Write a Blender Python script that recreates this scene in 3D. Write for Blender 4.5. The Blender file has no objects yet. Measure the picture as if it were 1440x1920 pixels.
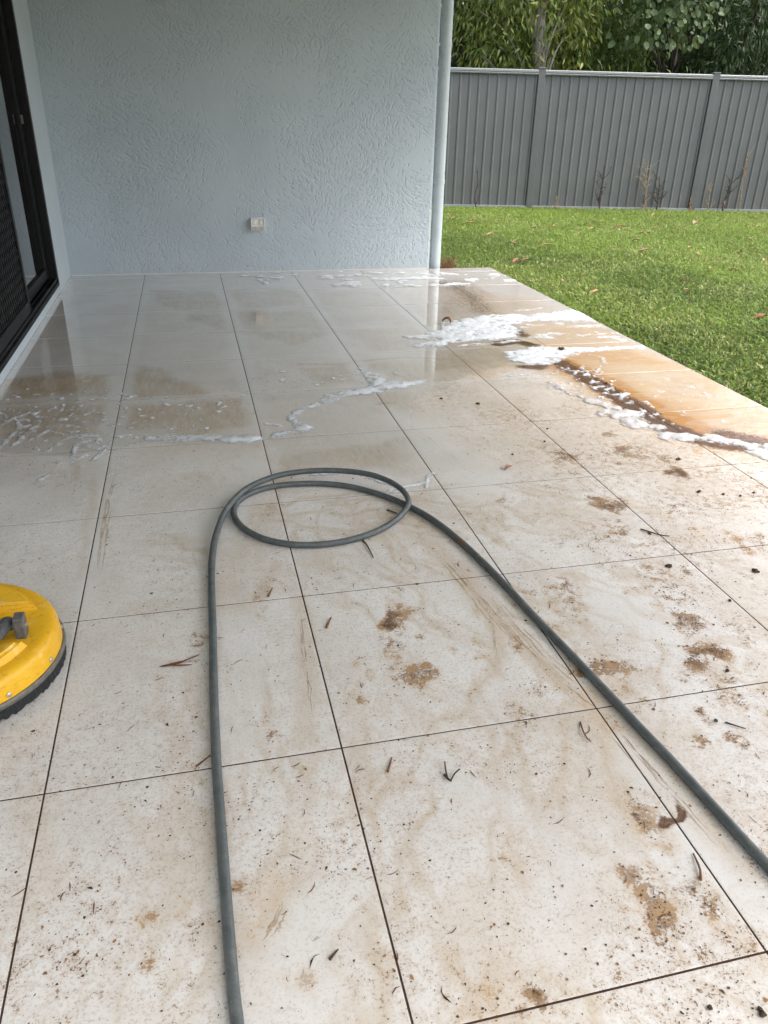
import bpy, bmesh, math, random
import numpy as np
from mathutils import Vector, Matrix

sc = bpy.context.scene
COL = sc.collection
R_ = math.radians
T = 0.6                                   # tile module in metres

# ------------------------------------------------------------------ camera
CAM = np.array([0.376, -0.630, 1.216])
YAW, PITCH, ROLL = R_(13.944), R_(27.251), R_(1.361)
FPX, PW, PH = 1451.1, 1440.0, 1920.0
def cam_axes():
    f0 = np.array([math.sin(YAW), math.cos(YAW), 0]); r0 = np.array([math.cos(YAW), -math.sin(YAW), 0]); u0 = np.array([0, 0, 1.0])
    f = f0*math.cos(PITCH) - u0*math.sin(PITCH); u = u0*math.cos(PITCH) + f0*math.sin(PITCH)
    r = r0*math.cos(ROLL) + u*math.sin(ROLL); u2 = u*math.cos(ROLL) - r0*math.sin(ROLL)
    return r, u2, f
AX = cam_axes()
cd = bpy.data.cameras.new('camera'); cam = bpy.data.objects.new('camera', cd); COL.objects.link(cam)
m = Matrix(((AX[0][0], AX[1][0], -AX[2][0], CAM[0]), (AX[0][1], AX[1][1], -AX[2][1], CAM[1]), (AX[0][2], AX[1][2], -AX[2][2], CAM[2]), (0, 0, 0, 1)))
cam.matrix_world = m
cd.sensor_fit = 'VERTICAL'; cd.sensor_height = 36.0; cd.lens = 36.0*FPX/PH
cd.clip_start = 0.05; cd.clip_end = 2000
sc.camera = cam

# ------------------------------------------------------------------ light
SUN_EL, SUN_AZ = 58.0, 118.0              # azimuth measured from +Y towards +X
w = bpy.data.worlds.new('World'); sc.world = w; w.use_nodes = True
nt = w.node_tree; nt.nodes.clear()
sky = nt.nodes.new('ShaderNodeTexSky'); sky.sky_type = 'NISHITA'; sky.sun_disc = False
sky.sun_elevation = R_(SUN_EL); sky.sun_rotation = R_(SUN_AZ); sky.air_density = 1.0; sky.dust_density = 4.0; sky.ozone_density = 0.6
bg = nt.nodes.new('ShaderNodeBackground'); bg.inputs['Strength'].default_value = 0.15
wo = nt.nodes.new('ShaderNodeOutputWorld')
hs = nt.nodes.new('ShaderNodeHueSaturation'); hs.inputs['Saturation'].default_value = 0.52   # thin cloud cover
nt.links.new(sky.outputs[0], hs.inputs['Color']); nt.links.new(hs.outputs[0], bg.inputs[0]); nt.links.new(bg.outputs[0], wo.inputs[0])
sd = bpy.data.lights.new('sun', 'SUN'); sd.energy = 0.5; sd.angle = R_(35); sd.color = (1.0, 0.97, 0.92)
sun = bpy.data.objects.new('sun', sd); COL.objects.link(sun)
a, e = R_(SUN_AZ), R_(SUN_EL)
sdir = Vector((math.sin(a)*math.cos(e), math.cos(a)*math.cos(e), math.sin(e)))
sun.rotation_euler = (-sdir).to_track_quat('-Z', 'Y').to_euler(); sun.location = (6, -6, 10)
sc.view_settings.view_transform = 'Standard'; sc.view_settings.look = 'None'
sc.view_settings.exposure = 1.70; sc.view_settings.gamma = 1.0; sc.view_settings.use_curve_mapping = False
sc.cycles.use_denoising = True; sc.cycles.use_adaptive_sampling = True; sc.cycles.adaptive_threshold = 0.02
sc.cycles.max_bounces = 6; sc.cycles.diffuse_bounces = 4; sc.cycles.glossy_bounces = 3; sc.cycles.transparent_max_bounces = 12
sc.cycles.caustics_reflective = False; sc.cycles.caustics_refractive = False

# ------------------------------------------------------------------ helpers
rng = random.Random(7); nr = np.random.default_rng(7)

def ray(u, v):
    return AX[0]*((u-PW/2)/FPX) - AX[1]*((v-PH/2)/FPX) + AX[2]
def on_floor(u, v, z=0.0):                # measured photo position -> place on a level surface
    d = ray(u, v); t = (z-CAM[2])/d[2]; return CAM + d*t
def on_y(u, v, y):
    d = ray(u, v); t = (y-CAM[1])/d[1]; return CAM + d*t

def tag(o, label=None, cat=None, group=None, kind=None):
    if label: o['label'] = label
    if cat: o['category'] = cat
    if group: o['group'] = group
    if kind: o['kind'] = kind
    return o
def empty(name, loc=(0, 0, 0), **k):
    o = bpy.data.objects.new(name, None); COL.objects.link(o); o.location = loc; return tag(o, **k)
def link(name, me, mat=None, parent=None, smooth=False, loc=None, **k):
    o = bpy.data.objects.new(name, me); COL.objects.link(o)
    if mat is not None and not len(me.materials): me.materials.append(mat)
    if parent is not None: o.parent = parent
    if loc is not None: o.location = loc
    if smooth: me.polygons.foreach_set('use_smooth', [True]*len(me.polygons))
    return tag(o, **k)
def mesh_np(name, V, F):
    """V (n,3) array, F (m,k) array of equal-sided faces"""
    me = bpy.data.meshes.new(name); V = np.asarray(V, np.float32); F = np.asarray(F, np.int32)
    me.vertices.add(len(V)); me.vertices.foreach_set('co', V.ravel())
    k = F.shape[1]
    me.loops.add(F.size); me.loops.foreach_set('vertex_index', F.ravel())
    me.polygons.add(len(F)); me.polygons.foreach_set('loop_start', np.arange(0, F.size, k, dtype=np.int32))
    me.update(calc_edges=True); return me
def fattr(me, name, arr, dom='POINT'):
    at = me.attributes.new(name, 'FLOAT', dom); at.data.foreach_set('value', np.asarray(arr, np.float32).ravel())

class MB:
    """collects boxes, tubes and prisms, builds ONE mesh"""
    def __init__(s): s.v = []; s.f = []
    def add(s, vs, fs):
        n = len(s.v); s.v += [tuple(float(c) for c in q) for q in vs]; s.f += [tuple(i+n for i in q) for q in fs]; return s
    def box(s, a, b):
        x0, y0, z0 = a; x1, y1, z1 = b
        return s.add([(x0,y0,z0),(x1,y0,z0),(x1,y1,z0),(x0,y1,z0),(x0,y0,z1),(x1,y0,z1),(x1,y1,z1),(x0,y1,z1)],
                     [(0,3,2,1),(4,5,6,7),(0,1,5,4),(1,2,6,5),(2,3,7,6),(3,0,4,7)])
    def bar(s, p, q, w, h, up=(0, 0, 1)):
        p, q = Vector(p), Vector(q); d = (q-p).normalized(); up = Vector(up)
        sx = d.cross(up).normalized()*w/2; sz = sx.cross(d).normalized()*h/2
        vs = [p-sx-sz, p+sx-sz, p+sx+sz, p-sx+sz, q-sx-sz, q+sx-sz, q+sx+sz, q-sx+sz]
        return s.add(vs, [(0,1,2,3),(7,6,5,4),(0,4,5,1),(1,5,6,2),(2,6,7,3),(3,7,4,0)])
    def tube(s, pts, rad, n=10, cap=True):
        pts = [Vector(p) for p in pts]; N = len(pts)
        rad = [rad]*N if not hasattr(rad, '__len__') else list(rad)
        t = (pts[1]-pts[0]).normalized(); nrm = t.orthogonal().normalized(); vs = []; fs = []
        for i in range(N):
            t2 = (pts[min(i+1, N-1)]-pts[max(i-1, 0)]).normalized()
            ax = t.cross(t2)
            if ax.length > 1e-7: nrm = Matrix.Rotation(t.angle(t2), 3, ax.normalized()) @ nrm
            nrm = (nrm - t2*nrm.dot(t2)).normalized(); bn = t2.cross(nrm); t = t2
            for k in range(n):
                an = 2*math.pi*k/n; vs.append(pts[i]+(nrm*math.cos(an)+bn*math.sin(an))*rad[i])
        for i in range(N-1):
            for k in range(n):
                k2 = (k+1) % n; fs.append((i*n+k, i*n+k2, (i+1)*n+k2, (i+1)*n+k))
        if cap: fs.append(tuple(range(n-1, -1, -1))); fs.append(tuple((N-1)*n+k for k in range(n)))
        return s.add(vs, fs)
    def lathe(s, prof, n=64, c=(0, 0, 0), closed=False):
        vs = []; fs = []; M = len(prof)
        for r, z in prof:
            for k in range(n):
                an = 2*math.pi*k/n; vs.append((c[0]+r*math.cos(an), c[1]+r*math.sin(an), c[2]+z))
        for i in range(M-1 if not closed else M):
            j = (i+1) % M
            for k in range(n):
                k2 = (k+1) % n; fs.append((i*n+k, i*n+k2, j*n+k2, j*n+k))
        return s.add(vs, fs)
    def mesh(s, name):
        me = bpy.data.meshes.new(name); me.from_pydata(s.v, [], s.f); me.update(); return me
    def build(s, name, mat, parent=None, smooth=False, bevel=0, seg=2, **k):
        me = s.mesh(name)
        if bevel or True:
            bm = bmesh.new(); bm.from_mesh(me); bmesh.ops.recalc_face_normals(bm, faces=bm.faces)
            if bevel:
                ed = [x for x in bm.edges if len(x.link_faces) == 2 and x.calc_face_angle(0) > 0.6]
                bmesh.ops.bevel(bm, geom=ed, offset=bevel, segments=seg, affect='EDGES', profile=0.5)
            bm.to_mesh(me); bm.free()
        o = link(name, me, mat, parent, False, **k)
        if smooth:
            me.polygons.foreach_set('use_smooth', [True]*len(me.polygons))
            try: me.set_sharp_from_angle(angle=R_(40))
            except Exception: pass
        return o

def catmull(P, n):
    P = [np.array(p, float) for p in P]; P = [2*P[0]-P[1]] + P + [2*P[-1]-P[-2]]; out = []
    for i in range(1, len(P)-2):
        p0, p1, p2, p3 = P[i-1:i+3]
        for k in range(n):
            t = k/n; out.append(0.5*((2*p1)+(p2-p0)*t+(2*p0-5*p1+4*p2-p3)*t*t+(-p0+3*p1-3*p2+p3)*t**3))
    out.append(P[-2]); return out

# numpy noise
def _hash(ix, iy, seed):
    h = (ix.astype(np.int64)*374761393 + iy.astype(np.int64)*668265263 + seed*982451653) & 0xffffffff
    h = ((h ^ (h >> 13))*1274126177) & 0xffffffff
    return ((h ^ (h >> 16)) & 0xffff)/65535.0
def vnoise(x, y, seed=0):
    ix = np.floor(x); iy = np.floor(y); fx = x-ix; fy = y-iy
    fx = fx*fx*(3-2*fx); fy = fy*fy*(3-2*fy); ix = ix.astype(np.int64); iy = iy.astype(np.int64)
    a = _hash(ix, iy, seed); b = _hash(ix+1, iy, seed); c = _hash(ix, iy+1, seed); d = _hash(ix+1, iy+1, seed)
    return (a+(b-a)*fx)*(1-fy)+(c+(d-c)*fx)*fy
def fbm(x, y, seed=0, o=4):
    s = 0; am = 0.5; n = 0
    for k in range(o):
        s = s+am*vnoise(x*2**k, y*2**k, seed+17*k); n += am; am *= 0.55
    return s/n
def sstep(a, b, x):
    t = np.clip((x-a)/(b-a), 0, 1); return t*t*(3-2*t)

# ------------------------------------------------------------------ materials
class NT:
    def __init__(s, name):
        s.m = bpy.data.materials.new(name); s.m.use_nodes = True; s.t = s.m.node_tree; s.b = s.t.nodes['Principled BSDF']; s.o = s.t.nodes['Material Output']
    def n(s, typ, **k):
        d = s.t.nodes.new('ShaderNode'+typ)
        for q, v in k.items():
            if q.startswith('i_'):
                key = q[2:]; key = int(key) if key.isdigit() else key.replace('_', ' ')
                s.set(d.inputs[key], v)
            else: setattr(d, q, v)
        return d
    def set(s, sock, v):
        if isinstance(v, bpy.types.NodeSocket): s.t.links.new(v, sock)
        elif isinstance(v, (tuple, list)) and len(v) == 3 and sock.type == 'RGBA': sock.default_value = (*v, 1)
        else: sock.default_value = v
    def p(s, **k):
        for q, v in k.items(): s.set(s.b.inputs[q.replace('_', ' ')], v)
        return s
    def pos(s): return s.n('NewGeometry').outputs['Position']
    def scaled(s, vec, sc_):
        mp = s.n('Mapping', i_Vector=vec); mp.inputs['Scale'].default_value = sc_; return mp.outputs[0]
    def noise(s, vec, scale, detail=3, rough=0.55, dist=0.0):
        return s.n('TexNoise', i_Vector=vec, i_Scale=scale, i_Detail=detail, i_Roughness=rough, i_Distortion=dist).outputs[0]
    def ramp(s, fac, a, b, lo=0.0, hi=1.0):
        mr = s.n('MapRange', i_0=fac); mr.interpolation_type = 'SMOOTHSTEP'
        for i, v in ((1, a), (2, b), (3, lo), (4, hi)): s.set(mr.inputs[i], v)
        return mr.outputs[0]
    def mix(s, fac, a, b, mode='MIX'):
        d = s.n('Mix', data_type='RGBA', blend_type=mode); s.set(d.inputs[0], fac); s.set(d.inputs[6], a); s.set(d.inputs[7], b); return d.outputs[2]
    def math(s, op, a, b=0.0, clamp=False):
        d = s.n('Math', operation=op, use_clamp=clamp); s.set(d.inputs[0], a); s.set(d.inputs[1], b); return d.outputs[0]
    def attr(s, name): return s.n('Attribute', attribute_name=name).outputs['Fac']
    def bump(s, h, dist=0.002, strength=1.0, normal=None):
        d = s.n('Bump', i_Height=h, i_Distance=dist, i_Strength=strength)
        if normal is not None: s.set(d.inputs['Normal'], normal)
        return d.outputs[0]

def plain(name, col, rough=0.5, metal=0.0, var=0.12, scale=30, bumpd=0.0, **k):
    t = NT(name); ps = t.pos(); n = t.noise(ps, scale, 4)
    c = t.mix(t.ramp(n, .3, .7), tuple(x*(1-var) for x in col), tuple(min(1, x*(1+var)) for x in col))
    t.p(Base_Color=c, Roughness=t.ramp(t.noise(ps, scale*2.3, 2), .3, .7, max(0.02, rough-.08), min(1, rough+.08)), Metallic=metal, **k)
    if bumpd: t.p(Normal=t.bump(n, bumpd))
    return t.m

def tile_material():
    t = NT('porcelain_tile'); ps = t.pos()
    rnd = t.n('ObjectInfo').outputs['Random']
    wet, orange, mud, grime, silt, pale = [t.attr(q) for q in ('wet', 'orange', 'mud', 'grime', 'silt', 'pale')]
    # stone-look print: cloudy cream with fine tan flecking
    n1 = t.noise(ps, 4, 2); n2 = t.noise(ps, 120, 3, .65); n3 = t.noise(ps, 240, 2, .7)
    n4 = t.noise(ps, 150, 4, .75, .5); n5 = t.noise(ps, 34, 3, .6, .6)
    wf = t.ramp(wet, .35, .85)
    base = t.mix(t.ramp(n1, .3, .7), (.665, .632, .588), (.735, .708, .672))
    base = t.mix(t.math('MULTIPLY', t.ramp(n2, .48, .66), .55), base, (.50, .44, .37))
    base = t.mix(t.math('MULTIPLY', t.math('MULTIPLY', t.ramp(n3, .56, .66), t.ramp(n5, .35, .65, .25, 1.0)), .60), base, (.33, .24, .17))
    base = t.mix(t.math('MULTIPLY', rnd, .10), base, (.50, .46, .41))
    # trodden dirt: fine dark grit that thickens into brown crusts where the grime mask is strong
    g = t.math('ADD', t.math('MULTIPLY', n4, .60), t.math('MULTIPLY', n5, .40))
    thr = t.math('SUBTRACT', .67, t.math('MULTIPLY', t.math('MINIMUM', grime, 1.15), .215))
    ga = t.n('MapRange', i_0=g); ga.interpolation_type = 'SMOOTHSTEP'; t.set(ga.inputs[1], thr); t.set(ga.inputs[2], t.math('ADD', thr, .06))
    gcol = t.mix(t.ramp(n5, .40, .62), (.10, .042, .014), (.25, .125, .040))
    gcol = t.mix(t.ramp(n3, .50, .64), gcol, (.06, .030, .015))
    base = t.mix(t.math('MULTIPLY', t.math('MULTIPLY', grime, grime, True), t.ramp(n5, .36, .60, .0, .60)), base, (.36, .21, .085))
    base = t.mix(t.math('MULTIPLY', ga.outputs[0], .88), base, gcol)
    # smeared silt and pale soapy wipes
    sm = t.noise(t.scaled(ps, (7, 1.6, 1)), 5, 4, .65, 1.0)
    base = t.mix(t.math('MULTIPLY', silt, t.ramp(sm, .30, .70, .55, 1.0)), base, t.mix(wf, (.47, .35, .215), (.43, .34, .24)))
    base = t.mix(t.math('MULTIPLY', pale, .7), base, (.67, .655, .625))
    # rust-coloured run-off and wet mud
    sw = t.noise(t.scaled(ps, (1.2, 4.0, 1)), 3.2, 4, .6, 2.5)
    br = t.n('Mix', data_type='FLOAT'); t.set(br.inputs[0], wf); t.set(br.inputs[2], t.ramp(g, .44, .58)); t.set(br.inputs[3], t.ramp(sw, .25, .75, .60, 1.0))
    base = t.mix(t.math('MULTIPLY', orange, br.outputs[0], True), base, t.mix(t.ramp(orange, .75, 1.1), (.60, .39, .19), (.46, .235, .075)))
    mn = t.noise(ps, 48, 4, .72, .8)
    ma = t.ramp(t.math('ADD', mud, t.math('MULTIPLY', t.math('SUBTRACT', mn, .5), 1.5)), .25, .75)
    base = t.mix(t.math('MULTIPLY', ma, .95), base, t.mix(t.ramp(n4, .40, .62), (.035, .016, .007), (.20, .090, .030)))
    wetc = t.mix(t.math('MULTIPLY', wet, .9), (1, 1, 1), (.96, .95, .935))
    base = t.mix(1.0, base, wetc, 'MULTIPLY')
    dry = t.ramp(n1, .3, .7, .33, .46); wr = t.ramp(t.noise(ps, 7, 2), .35, .75, .002, .014)
    rough = t.n('Mix', data_type='FLOAT'); t.set(rough.inputs[0], wf); t.set(rough.inputs[2], dry); t.set(rough.inputs[3], wr)
    r2 = t.math('ADD', rough.outputs[0], t.math('MULTIPLY', ma, .06)); r2 = t.math('ADD', r2, t.math('MULTIPLY', silt, .06)); r2 = t.math('ADD', r2, t.math('MULTIPLY', orange, .16))
    r2 = t.math('ADD', r2, t.math('MULTIPLY', t.math('MULTIPLY', ga.outputs[0], t.math('SUBTRACT', 1.0, wf)), .2))
    bh = t.math('MULTIPLY', n2, t.math('SUBTRACT', 1.0, t.math('MULTIPLY', wf, .98)))
    t.p(Base_Color=base, Roughness=r2, IOR=1.5, Coat_Weight=t.math('MULTIPLY', wf, t.math('SUBTRACT', 1.0, t.math('MULTIPLY', orange, .65), True)), Coat_IOR=1.33, Coat_Roughness=t.math('MULTIPLY', wr, .6), Normal=t.bump(bh, .0008, .7))
    return t.m

def wall_material():
    t = NT('textured_render_paint'); ps = t.pos()
    n = t.noise(ps, 2.5, 4); f = t.noise(ps, 160, 3)
    c = t.mix(t.ramp(n, .3, .7), (.415, .480, .525), (.450, .515, .560))
    zz = t.n('SeparateXYZ', i_0=ps).outputs[2]; c = t.mix(t.math('MULTIPLY', t.ramp(zz, .14, .0), t.ramp(t.noise(ps, 26, 4, .7), .48, .66, 0, .35)), c, (.40, .36, .31))
    t.p(Base_Color=c, Roughness=.55, Normal=t.bump(f, .0008, .5)); return t.m
def smooth_wall_material():
    t = NT('smooth_wall_paint'); ps = t.pos(); f = t.noise(ps, 90, 4); n = t.noise(ps, 3, 3)
    c = t.mix(t.ramp(n, .3, .7), (.46, .52, .555), (.49, .55, .585))
    dirt = t.ramp(t.noise(ps, 260, 2), .70, .76)
    t.p(Base_Color=t.mix(t.math('MULTIPLY', dirt, .3), c, (.2, .2, .2)), Roughness=.55, Normal=t.bump(f, .002, .5)); return t.m
def leaf_material(name, c1, c2, c3, trans=0.35, rough=.42):
    t = NT(name); v = t.attr('tone'); ps = t.pos()
    c = t.mix(t.ramp(v, 0, .55), c1, c2); c = t.mix(t.ramp(v, .8, 1.0), c, c3)
    c = t.mix(t.ramp(t.noise(ps, 25, 2), .3, .7, 0, .35), c, c1)
    t.p(Base_Color=c, Roughness=rough, Specular_IOR_Level=.3)
    tr = t.n('BsdfTranslucent'); t.set(tr.inputs[0], t.mix(.5, c, c3)); mx = t.n('MixShader'); mx.inputs[0].default_value = trans
    t.t.links.new(t.b.outputs[0], mx.inputs[1]); t.t.links.new(tr.outputs[0], mx.inputs[2]); t.t.links.new(mx.outputs[0], t.o.inputs[0])
    return t.m
def foam_material():
    t = NT('soap_foam'); ps = t.pos(); d = t.attr('dirt')
    bub = t.n('TexVoronoi', i_Vector=ps, i_Scale=140.0).outputs[0]; n = t.noise(ps, 30, 4)
    c = t.mix(d, (.72, .75, .78), (.50, .36, .26))
    h = t.math('ADD', t.math('MULTIPLY', bub, .6), n)
    lace = t.math('ADD', t.math('MULTIPLY', t.math('SUBTRACT', t.noise(ps, 70, 4, .7), .5), 1.0), t.math('MULTIPLY', t.math('SUBTRACT', t.noise(ps, 22, 3, .6, .6), .5), .7))
    al = t.ramp(t.math('ADD', t.attr('thick'), lace), -.05, .75, .0, .96)
    al = t.math('MAXIMUM', al, t.ramp(t.attr('thick'), .03, .30, 0, .30))
    t.p(Base_Color=c, Roughness=.4, Alpha=al, Normal=t.bump(h, .0028, .8)); return t.m
def bark_material(name, a, b):
    t = NT(name); ps = t.pos(); n = t.noise(t.scaled(ps, (9, 9, 1.6)), 3, 5, .65)
    t.p(Base_Color=t.mix(t.ramp(n, .3, .7), a, b), Roughness=.85, Normal=t.bump(n, .02, .8)); return t.m
def glass_material():
    t = NT('door_glass'); fr = t.n('Fresnel', i_IOR=1.52); gl = t.n('BsdfGlossy'); gl.inputs['Roughness'].default_value = .015
    tr = t.n('BsdfTransparent'); tr.inputs[0].default_value = (.75, .8, .79, 1)
    mx = t.n('MixShader'); t.set(mx.inputs[0], t.math('MULTIPLY', fr.outputs[0], 1.6, True)); t.t.links.new(tr.outputs[0], mx.inputs[1]); t.t.links.new(gl.outputs[0], mx.inputs[2])
    t.t.links.new(mx.outputs[0], t.o.inputs[0]); return t.m
def yellow_material():
    t = NT('yellow_polymer'); ps = t.pos(); n = t.noise(ps, 14, 5, .65); s = t.noise(t.scaled(ps, (1, 1, 3)), 55, 4, .7)
    c = t.mix(t.ramp(n, .3, .7), (.76, .40, .008), (.82, .46, .020))
    c = t.mix(t.math('MULTIPLY', t.ramp(s, .53, .68), .55), c, (.40, .22, .03))
    c = t.mix(t.math('MULTIPLY', t.ramp(t.noise(ps, 26, 4), .60, .72), .35), c, (.85, .66, .30))
    t.p(Base_Color=c, Roughness=t.ramp(n, .3, .7, .32, .5), Normal=t.bump(s, .0006, .6)); return t.m
def hose_material():
    t = NT('hose_rubber'); ps = t.pos(); n = t.noise(ps, 40, 4, .6); k = t.noise(t.scaled(ps, (1, 1, 2)), 9, 4, .7)
    c = t.mix(t.ramp(n, .3, .7), (.066, .077, .077), (.095, .107, .106))
    c = t.mix(t.math('MULTIPLY', t.ramp(k, .62, .70), .6), c, (.09, .05, .028))
    c = t.mix(t.math('MULTIPLY', t.ramp(t.noise(ps, 300, 2), .68, .74), .7), c, (.35, .35, .33))
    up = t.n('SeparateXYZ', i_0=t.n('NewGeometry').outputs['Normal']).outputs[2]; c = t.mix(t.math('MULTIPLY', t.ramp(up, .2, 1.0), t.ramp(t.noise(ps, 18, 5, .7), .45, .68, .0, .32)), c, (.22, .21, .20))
    c = t.mix(t.ramp(t.noise(ps, 5, 3, .6), .66, .72, 0, .7), c, (.16, .075, .03))
    t.p(Base_Color=c, Roughness=t.ramp(k, .35, .65, .30, .55), Normal=t.bump(n, .0010, .8)); return t.m
def soil_material():
    t = NT('lawn_soil'); ps = t.pos(); n = t.noise(ps, 22, 6, .7); k = t.noise(ps, 1.2, 4)
    c = t.mix(t.ramp(n, .3, .7), (.045, .050, .016), (.085, .095, .030)); c = t.mix(t.ramp(k, .45, .7), c, (.07, .11, .025))
    t.p(Base_Color=c, Roughness=.95, Normal=t.bump(n, .03, 1.0)); return t.m
def fence_material():
    t = NT('fence_steel'); ps = t.pos(); n = t.noise(ps, 3, 4); z = t.n('SeparateXYZ', i_0=ps).outputs[2]
    c = t.mix(t.ramp(n, .3, .7), (.114, .120, .118), (.125, .131, .129))
    st = t.noise(t.scaled(ps, (14, 14, 1.2)), 3, 4, .6); c = t.mix(t.ramp(st, .55, .75, 0, .25), c, (.11, .117, .112))
    dots = t.math('MULTIPLY', t.ramp(t.noise(ps, 34, 2, .5), .72, .75), t.ramp(t.noise(ps, 2.3, 2), .48, .6)); c = t.mix(t.math('MULTIPLY', dots, .6), c, (.27, .28, .27))
    low = t.math('MULTIPLY', t.ramp(z, .45, 0.0), t.ramp(t.noise(ps, 7, 4, .6), .4, .7)); c = t.mix(t.math('MULTIPLY', low, .35), c, (.10, .085, .06))
    t.p(Base_Color=c, Roughness=.42, Specular_IOR_Level=.4); return t.m

M = dict(
    tile=tile_material(), wall=wall_material(), smooth=smooth_wall_material(), foam=foam_material(), glass=glass_material(), yellow=yellow_material(),
    hose=hose_material(), soil=soil_material(), fence=fence_material(),
    grout=plain('grout', (.070, .042, .032), .9, var=.25, scale=60, Specular_IOR_Level=0.0), concrete=plain('slab_concrete', (.33, .31, .28), .85, bumpd=.002),
    ground=plain('ground_soil', (.07, .075, .03), .95, scale=3, var=.3),
    ceiling=plain('ceiling_board', (.80, .80, .80), .7), roof=plain('roof_steel', (.22, .23, .24), .5),
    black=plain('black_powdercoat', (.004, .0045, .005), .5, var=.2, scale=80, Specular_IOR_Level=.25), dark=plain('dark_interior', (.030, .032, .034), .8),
    mesh=plain('insect_mesh', (.004, .005, .005), .7, Specular_IOR_Level=.1), rail=plain('rail_steel', (.19, .20, .195), .3, var=.06, scale=20),
    galv=plain('pale_rail_steel', (.27, .285, .295), .4, var=.1),
    pipe=plain('pipe_paint', (.47, .53, .56), .32, var=.04, scale=6), outlet=plain('outlet_plastic', (.80, .79, .75), .35, var=.04),
    outlet2=plain('outlet_plastic_face', (.66, .64, .60), .4, var=.05), hole=plain('socket_slot', (.03, .03, .03), .6),
    steel=plain('bracket_steel', (.15, .15, .145), .45, .35, var=.25, scale=90), tube=plain('painted_tube', (.085, .087, .088), .4, .1, var=.3, scale=60),
    rim=plain('rim_rubber', (.13, .12, .10), .5, var=.25, scale=70), bristle=plain('brush_bristle', (.008, .009, .010), .7, var=.5, scale=200, bumpd=.002),
    bolt=plain('bolt_zinc', (.45, .43, .38), .4, .6),
    clod=plain('mud_clod', (.060, .036, .022), .9, var=.4, scale=150, bumpd=.002), twig=plain('twig_bark', (.05, .028, .018), .8, var=.4, scale=120),
    rust=plain('rusty_bark', (.16, .06, .02), .8, var=.4, scale=120),
    drystem=plain('dry_stem', (.28, .21, .13), .85, var=.35, scale=60), darkstem=plain('dark_dry_stem', (.040, .026, .018), .85, var=.35, scale=60),
    deadleaf=plain('dead_leaf', (.20, .075, .030), .7, var=.35, scale=40), tanleaf=plain('tan_leaf', (.42, .235, .11), .6, var=.25, scale=30),
    brownleaf=plain('brown_leaf', (.22, .10, .05), .7, var=.35, scale=30), pinkleaf=plain('pink_leaf', (.38, .20, .14), .6, var=.2, scale=30),
    bark1=bark_material('grey_bark', (.16, .14, .12), (.34, .31, .27)), bark2=bark_material('dark_bark', (.025, .02, .016), (.07, .055, .042)),
    leaf_lime=leaf_material('lime_leaf', (.050, .090, .015), (.160, .215, .038), (.34, .31, .07), .36),
    leaf_dark=leaf_material('dark_leaf', (.016, .036, .012), (.045, .082, .022), (.09, .13, .035), .3),
    leaf_grey=leaf_material('grey_green_leaf', (.065, .110, .040), (.145, .205, .085), (.24, .27, .10), .28),
    leaf_mid=leaf_material('mid_leaf', (.034, .075, .013), (.115, .180, .032), (.15, .18, .04), .3),
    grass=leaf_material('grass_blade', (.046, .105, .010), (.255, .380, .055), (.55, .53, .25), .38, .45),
)

# ------------------------------------------------------------------ ground
g = MB(); g.box((-400, -400, -.9), (400, 600, -.30)); g.build('ground', M['ground'], kind='structure')

# lawn surface: falls a little below the slab, rises to the fence
def lawn_z(x, y):
    return -0.055 + 0.045*np.clip((y-5)/6.0, 0, 1) + 0.012*(fbm(np.asarray(x)*1.3, np.asarray(y)*1.3, 5, 3)-.5)
nx, ny = 90, 110
gx, gy = np.meshgrid(np.linspace(-4, 16, nx), np.linspace(-4, 18, ny))
lz = lawn_z(gx, gy) - .012; inside = (gx < 3.06) & (gy < 6.6); lz = np.where(inside, -.28, lz)
V = np.stack([gx, gy, lz], -1).reshape(-1, 3)
def grid_faces(nx, ny):
    i = np.arange(nx-1)[None, :] + nx*np.arange(ny-1)[:, None]; return np.stack([i, i+1, i+1+nx, i+nx], -1).reshape(-1, 4)
# leave the footprint of the slab free
link('lawn', mesh_np('lawn', V, grid_faces(nx, ny)), M['soil'], smooth=True, kind='structure')

# ------------------------------------------------------------------ patio slab and tiles
X0, X1, Y0, Y1 = -0.576, 3.0, -1.2, 6.174
s_ = MB(); s_.box((X0-.02, Y0, -.26), (X1-.006, Y1-.004, -.012)); patio = s_.build('patio_floor', M['concrete'], kind='structure')
s_ = MB(); s_.box((X0-.018, Y0+.002, -.02), (X1-.004, Y1-.002, -.0009)); s_.build('grout', M['grout'], patio)

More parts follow.
